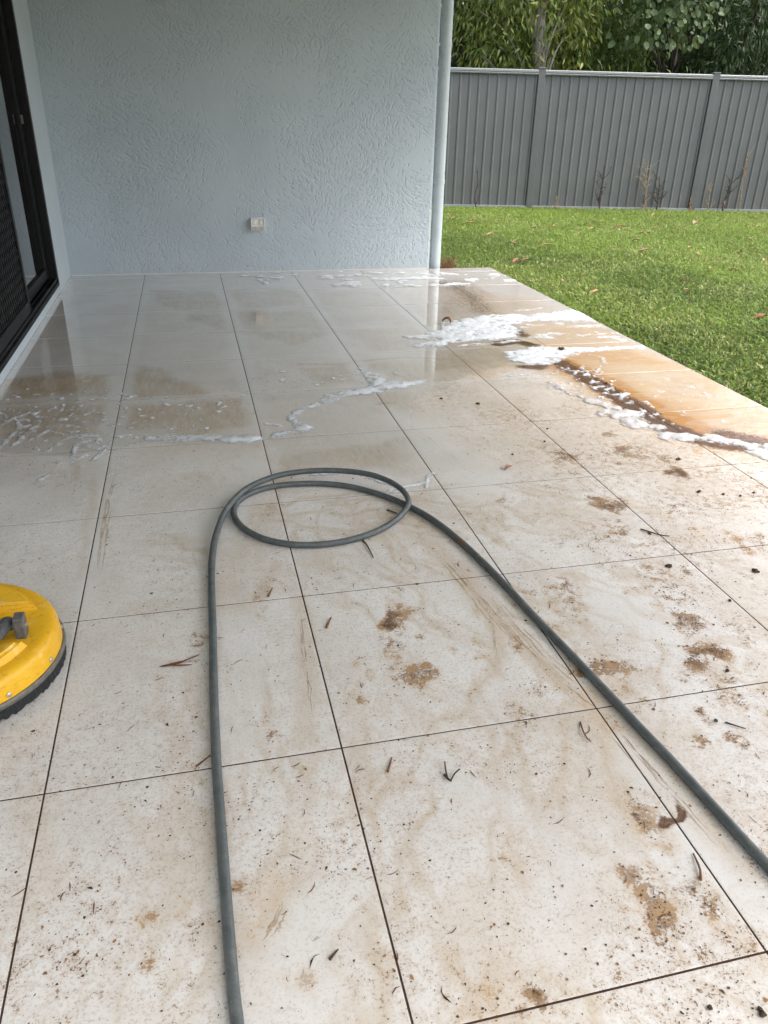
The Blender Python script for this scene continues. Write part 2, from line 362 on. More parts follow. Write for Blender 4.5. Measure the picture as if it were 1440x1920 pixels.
# raster of the floor's soiling, measured on the floor plane
RES = 0.0075
rx = np.arange(X0-.03, X1+.03, RES); ry = np.arange(Y0-.03, Y1+.03, RES)
GX, GY = np.meshgrid(rx, ry)
WX = (fbm(GX*3, GY*3, 11, 4)-.5); WY = (fbm(GX*3, GY*3, 12, 4)-.5)
WX2 = (fbm(GX*14, GY*14, 13, 3)-.5); WY2 = (fbm(GX*14, GY*14, 14, 3)-.5)
SPK = fbm(GX*26, GY*26, 15, 3)
def F(pts): return np.array([on_floor(u, v)[:2] for u, v in pts])
def sd_poly(P, pad=.25, warp=.08, warp2=.03, gx=None, gy=None):
    """signed distance (inside positive) to a polygon, in a noise-warped domain, with its window"""
    i0 = max(0, int((P[:, 0].min()-pad-rx[0])/RES)); i1 = min(len(rx), int((P[:, 0].max()+pad-rx[0])/RES)+1)
    j0 = max(0, int((P[:, 1].min()-pad-ry[0])/RES)); j1 = min(len(ry), int((P[:, 1].max()+pad-ry[0])/RES)+1)
    sl = (slice(j0, j1), slice(i0, i1))
    if i1 <= i0 or j1 <= j0: return sl, np.zeros((0, 0))
    x = GX[sl]+WX[sl]*warp+WX2[sl]*warp2; y = GY[sl]+WY[sl]*warp+WY2[sl]*warp2
    d = np.full(x.shape, 1e9); ins = np.zeros(x.shape, bool); n = len(P)
    for k in range(n):
        ax, ay = P[k]; bx, by = P[(k+1) % n]; ex, ey = bx-ax, by-ay; l2 = ex*ex+ey*ey+1e-12
        t = np.clip(((x-ax)*ex+(y-ay)*ey)/l2, 0, 1); d = np.minimum(d, (x-ax-t*ex)**2+(y-ay-t*ey)**2)
        if abs(ey) > 1e-9: ins ^= ((ay > y) != (by > y)) & (x < (y-ay)*ex/ey+ax)
    d = np.sqrt(d); return sl, np.where(ins, d, -d)
def sd_line(P, pad=.2, warp=.03, warp2=.02):
    i0 = max(0, int((P[:, 0].min()-pad-rx[0])/RES)); i1 = min(len(rx), int((P[:, 0].max()+pad-rx[0])/RES)+1)
    j0 = max(0, int((P[:, 1].min()-pad-ry[0])/RES)); j1 = min(len(ry), int((P[:, 1].max()+pad-ry[0])/RES)+1)
    sl = (slice(j0, j1), slice(i0, i1))
    x = GX[sl]+WX[sl]*warp+WX2[sl]*warp2; y = GY[sl]+WY[sl]*warp+WY2[sl]*warp2; d = np.full(x.shape, 1e9)
    for k in range(len(P)-1):
        ax, ay = P[k]; bx, by = P[k+1]; ex, ey = bx-ax, by-ay; l2 = ex*ex+ey*ey+1e-12
        t = np.clip(((x-ax)*ex+(y-ay)*ey)/l2, 0, 1); d = np.minimum(d, (x-ax-t*ex)**2+(y-ay-t*ey)**2)
    return sl, np.sqrt(d)
L = {k: np.zeros(GX.shape) for k in ('wet', 'orange', 'mud', 'grime', 'silt', 'pale')}
def fill(ch, pts, amt=1.0, soft=.06, warp=.08, warp2=.03, op='max'):
    sl, d = sd_poly(F(pts), warp=warp, warp2=warp2)
    if not d.size: return
    v = sstep(-soft, soft, d)*amt
    L[ch][sl] = np.maximum(L[ch][sl], v) if op == 'max' else (L[ch][sl]+v if op == 'add' else L[ch][sl]*(1-v))
def stroke(ch, pts, wid, amt=1.0, soft=None, warp=.03, warp2=.02, op='max'):
    sl, d = sd_line(F(pts), warp=warp, warp2=warp2); soft = soft or wid*.8
    v = sstep(wid/2+soft, max(0, wid/2-soft*.3), d)*amt
    L[ch][sl] = np.maximum(L[ch][sl], v) if op == 'max' else (L[ch][sl]+v if op == 'add' else L[ch][sl]*(1-v))
def spot(ch, u, v, ru, rv, amt=1.0):
    c = on_floor(u, v); ex = on_floor(u+ru, v); ey = on_floor(u, v-rv)
    a_ = math.hypot(*(ex-c)[:2]); b_ = math.hypot(*(ey-c)[:2]); r = max(a_, b_)*1.7+.05
    i0 = max(0, int((c[0]-r-rx[0])/RES)); i1 = max(0, min(len(rx), int((c[0]+r-rx[0])/RES)+1)); j0 = max(0, int((c[1]-r-ry[0])/RES)); j1 = max(0, min(len(ry), int((c[1]+r-ry[0])/RES)+1))
    sl = (slice(j0, j1), slice(i0, i1))
    x = GX[sl]-c[0]+WX2[sl]*.06+WX[sl]*.05; y = GY[sl]-c[1]+WY2[sl]*.06+WY[sl]*.05
    al = (ex-c)[:2]/max(a_, 1e-9); be = np.array([-al[1], al[0]])
    x = x+WX2[sl]*.05; y = y+WY2[sl]*.05
    q = np.sqrt(((x*al[0]+y*al[1])/a_)**2+((x*be[0]+y*be[1])/b_)**2)
    L[ch][sl] = np.maximum(L[ch][sl], sstep(1.30, .40, q)*amt*(.70+.70*SPK[sl]))

# water lying on the tiles
fill('wet', [(-200, 480), (930, 480), (1500, 740), (1500, 860), (1440, 850), (1300, 830), (1180, 790), (1050, 715), (960, 690), (905, 700), (840, 735), (800, 740), (780, 790), (880, 880), (830, 905), (700, 895), (600, 880), (520, 880), (490, 830), (380, 835), (220, 845), (130, 865), (-200, 850)], 0.66, .07)
fill('wet', [(-200, 480), (930, 480), (1500, 740), (1500, 830), (1300, 815), (1180, 775), (1050, 690), (950, 680), (860, 690), (800, 700), (700, 720), (600, 745), (500, 760), (380, 720), (300, 720), (215, 705), (110, 710), (-200, 760)], 1.0, .05)
fill('wet', [(560, 735), (700, 725), (760, 790), (800, 880), (720, 870), (620, 850), (540, 800)], .85, .08)
L['wet'] *= .90+.16*fbm(GX*6, GY*6, 31, 4)
# rusty run-off along the open edge
stroke('orange', [(1050, 684), (1130, 718), (1230, 775), (1330, 818), (1480, 838)], .18, 1.25, .24, .05, .04)
fill('orange', [(1000, 640), (1190, 650), (1300, 690), (1500, 790), (1500, 850), (1330, 830), (1200, 770), (1090, 700), (1050, 680)], .92, .10)
fill('orange', [(960, 600), (1120, 610), (1190, 650), (1060, 665), (1000, 640)], .55, .08)
fill('orange', [(820, 540), (1000, 560), (1060, 590), (930, 600)], .22, .1)
fill('orange', [(1150, 690), (1280, 690), (1420, 760), (1330, 760), (1230, 735)], .40, .14, op='erase')
# mud line
stroke('mud', [(1048, 682), (1085, 700), (1130, 725), (1170, 750), (1210, 775), (1260, 805), (1330, 828), (1400, 838), (1480, 845)], .085, 1.0, .07, .05, .05)
stroke('mud', [(1030, 676), (1010, 690), (985, 688)], .05, .8, .05)
stroke('mud', [(845, 535), (880, 555), (905, 585)], .10, .50, .16, .06, .05); stroke('silt', [(840, 535), (880, 555), (905, 590)], .30, .8, .2)
stroke('mud', [(935, 645), (970, 640), (1000, 648)], .06, .9, .06); stroke('mud', [(950, 610), (985, 630)], .05, .7, .05)
stroke('mud', [(850, 535), (820, 530)], .04, .6, .04)
stroke('mud', [(1360, 815), (1440, 830)], .10, .7, .08)
# silt films left by the scrubbing head
SILT = [([(280, 545), (420, 545), (430, 585), (360, 590), (285, 575)], .55), ([(430, 545), (560, 545), (600, 570), (445, 580)], .42), ([(350, 590), (440, 590), (450, 625), (400, 615), (340, 600)], .55),
        ([(445, 585), (600, 585), (640, 625), (560, 650), (470, 630), (440, 600)], .5), ([(250, 680), (320, 690), (400, 735), (390, 745), (240, 745), (245, 700)], .75), ([(20, 710), (110, 700), (215, 700), (210, 740), (0, 750)], .85),
        ([(240, 755), (460, 745), (480, 800), (320, 815), (220, 800)], .72), ([(0, 755), (215, 745), (205, 810), (0, 830)], .62), ([(560, 690), (660, 680), (680, 720), (600, 730)], .55), ([(690, 740), (760, 735), (840, 800), (800, 805), (730, 770)], .45),
        ([(500, 850), (640, 830), (760, 820), (800, 860), (740, 880), (620, 870), (530, 880)], .5), ([(570, 545), (720, 545), (780, 600), (640, 610), (590, 575)], .40), ([(650, 620), (790, 610), (830, 650), (690, 665)], .45),
        ([(690, 680), (840, 665), (900, 715), (760, 730)], .50), ([(830, 540), (890, 550), (910, 585), (830, 600)], .75), ([(820, 660), (930, 650), (1000, 690), (920, 715), (840, 690)], .6), ([(740, 860), (880, 840), (930, 900), (840, 890)], .35),
        ([(820, 870), (900, 860), (880, 890)], .45), ([(700, 535), (810, 535), (850, 600), (800, 605), (740, 570)], .35), ([(1000, 590), (1120, 605), (1180, 640), (1050, 640)], .25)]
for P_, a_ in SILT: fill('silt', P_, min(1.0, a_*1.25), .055, .16, .04)
fill('silt', [(250, 545), (800, 530), (900, 600), (1000, 690), (930, 760), (880, 860), (700, 880), (520, 880), (240, 840), (0, 850), (0, 720), (220, 690)], .26, .15, .2, .05)
fill('silt', [(700, 540), (1000, 560), (1000, 680), (850, 720), (720, 640)], .50, .15, .2, .05)
fill('silt', [(820, 720), (1050, 720), (1300, 830), (1440, 870), (1440, 1000), (1200, 900), (950, 900)], .45, .2, .2, .05)
L['silt'] = np.maximum(L['silt'], .38*sstep(.52, .74, fbm(GX*2.6, GY*2.6, 45, 5))*sstep(3.2, 2.4, GY)*sstep(-.2, .9, GX))
L['silt'] *= .65+.7*fbm(GX*5, GY*7, 46, 4)
for sd1, an1, m0 in ((47, .45, 0), (48, -.35, 3), (49, 1.1, 7)):          # wiping streaks left by the squeegee and the hose
    ca, sa = math.cos(an1), math.sin(an1); uu = (GX+WX*.25)*ca+(GY+WY*.25)*sa; vv = -(GX+WX*.25)*sa+(GY+WY*.25)*ca
    rg = 1-np.abs(2*fbm(uu*11, vv*1.7, sd1, 4)-1); ms = sstep(.46, .62, fbm(GX*1.8+m0, GY*1.8, sd1+10, 3))
    L['silt'] = np.maximum(L['silt'], .55*sstep(.84, .99, rg)*ms*sstep(3.4, 2.4, GY)*sstep(-.1, .5, GX)); L['grime'] = np.maximum(L['grime'], .62*sstep(.92, 1.0, rg)*ms*sstep(3.4, 2.4, GY)*sstep(-.1, .5, GX))
stroke('silt', [(562, 683), (640, 683), (662, 680)], .02, .9, .02, .01); stroke('silt', [(660, 678), (760, 670), (860, 674)], .02, .9, .02, .01)
stroke('silt', [(710, 758), (740, 755)], .02, 1, .02)
# drag marks of the hose and the machine
SM = [([(790, 1010), (850, 1060), (900, 1120), (950, 1180), (1010, 1235), (1110, 1322)], .045, .60), ([(865, 1085), (905, 1130), (925, 1170), (930, 1220), (925, 1250)], .02, .65), ([(1115, 1325), (1150, 1400), (1165, 1480), (1180, 1560)], .05, .60),
      ([(1120, 1325), (1200, 1420), (1290, 1520), (1400, 1640)], .03, .60), ([(1010, 1235), (1060, 1290), (1115, 1330)], .02, .8), ([(560, 1120), (575, 1230), (580, 1330), (575, 1390)], .03, .45), ([(590, 1420), (580, 1500), (560, 1560), (575, 1640)], .03, .30),
      ([(1180, 1300), (1260, 1440), (1340, 1520)], .05, .35), ([(1060, 1640), (1070, 1700), (1050, 1760), (1045, 1860)], .05, .35), ([(540, 1660), (520, 1720), (495, 1760)], .035, .75), ([(505, 1700), (480, 1760)], .06, .45), ([(490, 1100), (470, 1020), (520, 960)], .05, .30),
      ([(180, 900), (168, 1000), (158, 1080)], .02, .45), ([(200, 870), (190, 950), (175, 1080)], .02, .5), ([(150, 860), (140, 900)], .015, .5), ([(800, 920), (770, 950), (760, 990), (775, 1020)], .03, .3), ([(460, 1040), (420, 1100), (440, 1160)], .07, .35),
      ([(520, 1060), (480, 1120)], .03, .5), ([(660, 925), (560, 935), (530, 950)], .012, .7), ([(620, 955), (540, 965)], .012, .6), ([(770, 960), (700, 985), (660, 1005)], .015, .5), ([(1160, 1290), (1120, 1330), (1140, 1380)], .06, .6), ([(920, 1830), (890, 1890)], .03, .6),
      ([(990, 1060), (1080, 1140), (1140, 1230)], .03, .25), ([(1040, 1600), (1150, 1640)], .1, .25), ([(880, 1500), (960, 1600), (1010, 1700)], .04, .2), ([(330, 1010), (345, 1030), (385, 1032)], .01, .7), ([(60, 1500), (80, 1650), (40, 1700)], .05, .3)]
for P_, w_, a_ in SM: stroke('silt', P_, w_, a_, w_*.9, .03, .03)
# pale clean wipes
PL = [([(205, 850), (195, 930), (175, 1050), (160, 1130)], .03, .8), ([(400, 1000), (440, 930), (500, 850)], .10, .6), ([(770, 790), (820, 850), (900, 900)], .16, .6), ([(440, 1180), (470, 1300), (460, 1400)], .06, .5), ([(1180, 1400), (1300, 1560), (1440, 1700)], .05, .8),
      ([(880, 1480), (1000, 1520), (1080, 1600)], .05, .5), ([(640, 900), (760, 900)], .1, .4), ([(1060, 1560), (1040, 1680), (1030, 1760)], .06, .5), ([(1120, 1540), (1260, 1620)], .08, .4), ([(1140, 1130), (1250, 1180)], .1, .5), ([(580, 1760), (560, 1860)], .12, .5)]
for P_, w_, a_ in PL: stroke('pale', P_, w_, a_, w_*.8, .08, .04)
for (xx, yy0, yy1) in [(0.0, 2.4, 6.2), (0.6, 2.6, 6.2), (1.2, 3.0, 6.2), (1.8, 4.0, 6.2)]:   # scrubbed clean beside the joints
    d = np.abs(GX-xx+WX*.03); L['pale'] = np.maximum(L['pale'], sstep(.075, .03, d)*sstep(yy0-.2, yy0+.3, GY)*.6)
for yy in np.arange(3.0, 6.1, .6):
    d = np.abs(GY-yy+WX*.03); L['pale'] = np.maximum(L['pale'], sstep(.05, .02, d)*sstep(1.9, 1.5, GX)*.35)
L['silt'] *= (1-.55*np.where(GY > 2.4, L['pale'], L['pale']*.6))
# trodden mud patches
SP = [(1170, 845, 28, 15, .85), (1240, 858, 24, 10, .7), (1055, 860, 22, 10, .85), (1145, 813, 17, 7, .9), (1262, 883, 22, 12, .95), (1143, 946, 30, 13, 1.0), (1140, 985, 32, 22, .6), (1100, 1000, 40, 25, .45), (1283, 1165, 30, 22, 1.0), (1330, 1222, 48, 18, 1.0), (1310, 1258, 34, 18, .85),
      (1140, 1248, 40, 20, .95), (1165, 1282, 30, 14, .6), (1060, 1115, 32, 35, .65), (1250, 1095, 55, 30, .55), (1385, 1010, 20, 22, .75), (1340, 950, 40, 20, .45), (740, 1157, 32, 14, .95), (740, 1110, 10, 20, .5), (765, 1262, 28, 30, .8), (1222, 1515, 45, 48, .9), (1255, 1520, 12, 34, 1.4),
      (1210, 1665, 55, 50, .85), (1290, 1670, 36, 22, .9), (1232, 1722, 30, 24, .85), (1365, 1700, 45, 42, .75), (1305, 1780, 28, 18, .7), (972, 1862, 22, 36, .85), (915, 1870, 14, 28, .75), (350, 1248, 50, 9, .8), (1390, 1390, 40, 20, .6), (1400, 1800, 40, 40, .6), (1010, 1530, 50, 12, .5),
      (200, 1690, 30, 30, .5), (280, 1720, 40, 50, .45), (380, 1720, 30, 30, .5), (70, 1860, 30, 20, .45), (760, 1700, 40, 60, .4), (640, 1690, 25, 20, .5), (530, 1380, 30, 10, .6), (500, 960, 30, 8, .5), (1075, 930, 60, 30, .4), (1360, 890, 60, 20, .4), (1200, 1060, 80, 40, .38),
      (880, 890, 30, 12, .45), (960, 780, 60, 12, .42), (1080, 770, 60, 14, .45), (860, 760, 40, 10, .40), (1420, 1080, 40, 60, .45), (1380, 1290, 50, 20, .5), (1150, 1180, 60, 30, .4), (690, 1240, 120, 70, .25), (500, 1200, 60, 60, .28), (560, 1550, 60, 80, .22), (940, 1700, 80, 60, .3),
      (1290, 1860, 70, 30, .45), (1140, 1860, 60, 30, .4), (1060, 1620, 30, 60, .35), (250, 1180, 70, 20, .22), (170, 1350, 60, 20, .3), (100, 900, 60, 20, .35), (620, 775, 12, 6, .7), (670, 795, 12, 6, .5), (400, 780, 60, 15, .35), (300, 765, 40, 10, .3), (1330, 1000, 60, 40, .35), (1390, 1170, 50, 20, .5), (1320, 1340, 14, 20, .6)]
for u, v, ru, rv, a_ in SP: spot('grime', u, v, ru*1.25, rv*1.25, a_*1.22)
for k in range(46):                                               # more trodden patches towards the open side
    u, v = rng.uniform(930, 1440), rng.uniform(760, 1400); spot('grime', u, v, rng.uniform(10, 34)*v/1100, rng.uniform(5, 16)*v/1100, rng.uniform(.45, .85))
for k in range(26):
    u, v = rng.uniform(20, 1400), rng.uniform(1150, 1900); spot('grime', u, v, rng.uniform(12, 45), rng.uniform(8, 30), rng.uniform(.35, .7))
PRINTS = [(1105, 800, .35), (1150, 835, .3), (1205, 870, .35), (1060, 880, .4), (1150, 935, .4), (1110, 985, .5), (1240, 960, .4), (1330, 1005, .45), (1270, 1080, .5), (1180, 1105, .4), (1290, 1170, .5), (1340, 1225, .5), (1150, 1255, .45), (1060, 1120, .4), (1400, 1300, .4), (745, 1160, .5), (770, 1265, .5), (690, 1290, .3), (1225, 1520, .6), (1215, 1670, .6), (1380, 1720, .5), (940, 1560, .3), (980, 1860, .5), (520, 1710, .5), (260, 1720, .4), (560, 1450, .3), (880, 1230, .3), (480, 1120, .35)]
for u, v, a_ in PRINTS:                                            # broken shoe and paw prints: a few pads each
    c_ = on_floor(u, v); an1 = rng.uniform(-.6, .9)
    for k in range(rng.randrange(4, 8)):
        ox, oy = rng.gauss(0, .030), rng.gauss(0, .055); q_ = (c_[0]+ox*math.cos(an1)-oy*math.sin(an1), c_[1]+ox*math.sin(an1)+oy*math.cos(an1)); r_ = rng.uniform(.008, .024)
        dd = np.hypot((GX-q_[0])+WX2*.05+WX*.04, ((GY-q_[1])+WY2*.05+WY*.04)*rng.uniform(.6, 1.0))/r_; amt = sstep(1.4, .5, dd)
        ring = amt*(.35+.65*sstep(.2, .9, dd)) if rng.random() < .5 else amt
        L['grime'] = np.maximum(L['grime'], ring*(a_+.45)*(.6+.8*SPK)); L['silt'] = np.maximum(L['silt'], amt*.35); L['orange'] = np.maximum(L['orange'], amt*rng.uniform(0, .35))
base_g = .36+.30*sstep(1.0, 2.3, GX+(GY-2)*.10)*sstep(5.0, 3.2, GY)+.12*sstep(1.0, .2, GY)
L['grime'] = np.maximum(L['grime'], base_g*(.25+1.25*fbm(GX*4, GY*4, 41, 5)))
L['grime'] *= (1-.75*sstep(.5, .9, L['wet']))*(1-.5*L['pale'])
for u, v, ru, rv, a_ in [(1252, 1520, 13, 34, 1.1), (1200, 1512, 22, 14, .7), (1235, 1555, 18, 14, .6), (340, 1250, 46, 6, .7), (733, 1156, 20, 10, .6), (768, 1270, 18, 22, .35), (1262, 885, 20, 10, .6), (1330, 1224, 40, 12, .55), (1283, 1163, 24, 14, .5), (1280, 1670, 26, 12, .5), (1205, 1640, 16, 14, .45), (1240, 1725, 14, 14, .5), (972, 1862, 14, 24, .5), (1145, 945, 24, 9, .45), (1170, 845, 20, 9, .45)]: spot('mud', u, v, ru, rv, a_)
for u, v, ru, rv, a_ in [(740, 1160, 36, 18, .5), (765, 1262, 28, 34, .4), (1210, 1530, 50, 40, .35), (1200, 1680, 50, 50, .3), (1130, 1350, 20, 60, .35), (1140, 1248, 40, 22, .35), (1330, 1222, 50, 20, .25), (1385, 1010, 20, 24, .5), (520, 1700, 30, 60, .35), (915, 1870, 14, 28, .5), (1290, 1165, 30, 20, .3)]: spot('orange', u, v, ru, rv, a_)
for k in L: L[k] = np.clip(L[k], 0, 1.3)
def sample(A, x, y):
    fx = np.clip((x-rx[0])/RES, 0, len(rx)-1.001); fy = np.clip((y-ry[0])/RES, 0, len(ry)-1.001)
    i = fx.astype(int); j = fy.astype(int); u = fx-i; v = fy-j
    return (A[j, i]*(1-u)+A[j, i+1]*u)*(1-v)+(A[j+1, i]*(1-u)+A[j+1, i+1]*u)*v

GAP = .0040
for j in range(-2, 11):
    for i in range(-1, 5):
        a0 = max(i*T, X0) + (GAP/2 if i > -1 else .001); a1 = min((i+1)*T, X1) - (GAP/2 if i < 4 else 0)
        b0 = max(j*T, Y0) + GAP/2; b1 = min((j+1)*T, Y1) - (GAP/2 if j < 10 else 0)
        n = 100 if -1 <= j <= 2 else 44
        na, nb = max(6, int(n*(a1-a0)/T)), max(6, int(n*(b1-b0)/T))
        bev = .0006
        xs = np.r_[a0, np.linspace(a0+bev, a1-bev, na), a1]; ys = np.r_[b0, np.linspace(b0+bev, b1-bev, nb), b1]
        tx, ty = np.meshgrid(xs, ys); tz = np.zeros_like(tx)
        tz[0] = tz[-1] = -.0001; tz[:, 0] = tz[:, -1] = -.0001
        cx, cy = (a0+a1)/2, (b0+b1)/2
        tz += (tx-cx)*nr.normal(0, .0004)+(ty-cy)*nr.normal(0, .0004)
        V = np.stack([tx-cx, ty-cy, tz], -1).reshape(-1, 3); Fc = grid_faces(len(xs), len(ys))
        # sides
        nxv, nyv = len(xs), len(ys)
        per = np.r_[np.arange(nxv), np.arange(1, nyv)*nxv+nxv-1, (nyv-1)*nxv+np.arange(nxv-2, -1, -1), np.arange(nyv-2, 0, -1)*nxv]
        low = V[per].copy(); low[:, 2] = -.0105; n0 = len(V); k = np.arange(len(per)); k2 = (k+1) % len(per)
        side = np.stack([per[k2], per[k], n0+k, n0+k2], -1)
        me = mesh_np('tile', np.r_[V, low], np.r_[Fc, side])
        ax_ = np.r_[tx.ravel(), tx.ravel()[per]]; ay_ = np.r_[ty.ravel(), ty.ravel()[per]]
        for kk in L: fattr(me, kk, sample(L[kk], ax_, ay_))
        link('tile', me, M['tile'], patio, loc=(cx, cy, 0))

# ------------------------------------------------------------------ end wall with trowelled render
WYF = 6.186; WX0, WX1, WZ0, WZ1 = -0.60, 2.428, -.02, 2.74
st = .0040; zt = 2.06
xs = np.arange(WX0, WX1+1e-6, st); zs = np.arange(WZ0, zt, st); H = np.zeros((len(zs), len(xs)))
ns = 17000
px = nr.uniform(WX0, WX1, ns); pz = nr.uniform(WZ0+.03, zt, ns)
dens = fbm(px*2.2, pz*2.2, 61, 3); keep = dens+nr.uniform(-.22, .22, ns) > .45; px, pz = px[keep], pz[keep]; ns = len(px)
th = (fbm(px*1.6, pz*1.6, 62, 3)-.5)*7.5+math.pi/2+nr.normal(0, .42, ns)
ln = np.clip(nr.lognormal(-4.0, .55, ns), .006, .07); cur = nr.normal(0, 6.0, ns); dep = nr.uniform(.0028, .0074, ns); wd = nr.uniform(.0018, .0027, ns)
steps = 30
for k in range(steps):
    tt = k/(steps-1); s1 = (tt-.5)*ln; ang = th+cur*s1
    qx = px+np.cos(ang)*s1; qz = pz+np.sin(ang)*s1; tp = np.sqrt(np.clip(1-(2*tt-1)**2, 0, 1))*dep
    for dx in (-1, 0, 1, 2):
        for dz in (-1, 0, 1, 2):
            ii = np.floor((qx-WX0)/st).astype(int)+dx; jj = np.floor((qz-WZ0)/st).astype(int)+dz
            ok = (ii >= 0) & (ii < len(xs)) & (jj >= 0) & (jj < len(zs)); ii, jj = ii[ok], jj[ok]
            dd = (WX0+ii*st-qx[ok])**2+(WZ0+jj*st-qz[ok])**2
            np.minimum.at(H, (jj, ii), -tp[ok]*np.exp(-dd/(wd[ok]**2)))
gx, gz = np.meshgrid(xs, zs); H += .0012*(fbm(gx*4, gz*4, 63, 4)-.5)+.0010*(fbm(gx*40, gz*40, 64, 3)-.5)
edge = sstep(.0, .02, WX1-gx); H = H*edge - (1-edge)*.004
V = np.stack([gx, WYF-H, gz], -1).reshape(-1, 3)
wall = link('textured_end_wall', mesh_np('textured_end_wall', V, grid_faces(len(xs), len(zs))), M['wall'], smooth=True,
            label='blue-grey house wall with trowelled texture at the end of the patio', cat='wall')
b = MB(); b.box((WX0-.2, WYF+.006, -.30), (WX1-.002, WYF+.20, WZ1)); b.box((WX0-.2, WYF+.0005, zt-.006), (WX1-.001, WYF+.0065, WZ1))
b.build('wall_core', M['smooth'], wall)
b = MB(); b.bar((X0+.01, WYF-.003, .001), (WX1-.01, WYF-.003, .001), .012, .006); b.build('sealant_bead', M['outlet2'], wall)

# ------------------------------------------------------------------ side wall of the house, with the door opening
LX = -0.576; DY0, DY1, DZ0, DZ1 = 2.05, 5.54, .062, 2.14
hw = empty('house_side_wall', (LX, 0, 0), label='smooth pale grey house wall strip and sill around black sliding door', cat='wall')
def lx(b_, name, mat, **k): 
    o = b_.build(name, mat, None, **k); o.parent = hw; o.matrix_parent_inverse = Matrix.Translation((-LX, 0, 0)); return o
b = MB(); b.box((LX-.2, DY1, -.26), (LX, WYF+.006, 2.74)); lx(b, 'wall_face', M['smooth'], bevel=.004)
b = MB(); b.box((LX-.2, DY0, -.26), (LX-.001, DY1, DZ0)); lx(b, 'sill_upstand', M['smooth'], bevel=.006)
b = MB(); b.box((LX-.2, -3.5, -.26), (LX, DY0, 2.74)); lx(b, 'wall_face', M['smooth'])
b = MB(); b.box((LX-.2, DY0, DZ1), (LX, DY1, 2.74)); lx(b, 'lintel', M['smooth'])
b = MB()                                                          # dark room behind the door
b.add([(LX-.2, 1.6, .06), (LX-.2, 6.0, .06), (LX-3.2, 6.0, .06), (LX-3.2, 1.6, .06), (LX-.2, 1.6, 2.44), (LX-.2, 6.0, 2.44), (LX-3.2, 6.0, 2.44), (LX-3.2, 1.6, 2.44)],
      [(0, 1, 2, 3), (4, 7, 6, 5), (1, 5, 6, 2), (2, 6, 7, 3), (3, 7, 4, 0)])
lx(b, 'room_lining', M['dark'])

# sliding glass door
sdo = empty('sliding_glass_door', (LX, 0, 0), label='black aluminium sliding glass door set in the left wall', cat='door')
def ch(par, b_, name, mat, **k):
    o = b_.build(name, mat, None, **k); o.parent = par; o.matrix_parent_inverse = Matrix.Translation(-Vector(par.location)); return o
b = MB(); b.box((LX-.115, DY1-.055, DZ0), (LX+.004, DY1-.001, DZ1-.001)); ch(sdo, b, 'jamb', M['black'], bevel=.003)
b = MB(); b.box((LX-.115, DY0+.001, DZ0), (LX+.004, DY0+.055, DZ1-.001)); ch(sdo, b, 'jamb', M['black'], bevel=.003)
b = MB(); b.box((LX-.115, DY0+.056, DZ1-.055), (LX+.004, DY1-.056, DZ1-.001)); ch(sdo, b, 'head_rail', M['black'], bevel=.003)
b = MB(); b.box((LX-.115, DY0+.056, DZ0), (LX+.012, DY1-.056, DZ0+.028)); 
for q in (.0, -.035, -.075): b.box((LX+q-.004, DY0+.057, DZ0+.0282), (LX+q, DY1-.057, DZ0+.050))
ch(sdo, b, 'sill_track', M['black'], bevel=.0015)
fx0, fx1 = LX-.085, LX-.05
gy1 = DY1-.057; gz0, gz1 = DZ0+.052, DZ1-.057
b = MB(); b.box((fx0, gy1-.085, gz0), (fx1, gy1, gz1)); ch(sdo, b, 'stile', M['black'], bevel=.003)
b = MB(); b.box((fx0, 3.78, gz0), (fx1, 3.86, gz1)); ch(sdo, b, 'stile', M['black'], bevel=.003)
b = MB(); b.box((fx0, 3.861, gz0), (fx1, gy1-.086, gz0+.075)); ch(sdo, b, 'bottom_rail', M['black'], bevel=.003)
b = MB(); b.box((fx0, 3.861, gz1-.07), (fx1, gy1-.086, gz1)); ch(sdo, b, 'top_rail', M['black'], bevel=.003)
b = MB(); b.box((fx0+.012, 3.862, gz0+.076), (fx0+.018, gy1-.087, gz1-.071)); ch(sdo, b, 'glass_pane', M['glass'])
b = MB()
for zz in (1.105, 1.150): b.box((fx1-.002, gy1-.07, zz), (fx1+.010, gy1-.012, zz+.006))
for yy in (gy1-.045, gy1-.03): b.box((fx1-.002, yy, 1.108), (fx1+.012, yy+.004, 1.152))
ch(sdo, b, 'latch_plate', M['steel'])
# security screen in the outer track
scr = empty('security_screen_door', (LX, 0, 0), label='black diamond-grille screen door in front of the sliding glass', cat='screen door')
sx0, sx1 = LX-.032, LX-.004; sy0, sy1 = 2.55, 4.40; sz0, sz1 = DZ0+.052, DZ1-.06
for yy in (sy0, sy1-.045):
    b = MB(); b.box((sx0, yy, sz0), (sx1, yy+.045, sz1)); ch(scr, b, 'stile', M['black'], bevel=.004)
b = MB(); b.box((sx0, sy0+.046, sz0), (sx1, sy1-.046, sz0+.07)); ch(scr, b, 'bottom_rail', M['black'], bevel=.004)
b = MB(); b.box((sx0, sy0+.046, sz1-.05), (sx1, sy1-.046, sz1)); ch(scr, b, 'top_rail', M['black'], bevel=.004)
b = MB(); ya, yb, za, zb = sy0+.046, sy1-.046, sz0+.071, sz1-.051; slope = 2.1; dy = .048
k = ya-(zb-za)/slope
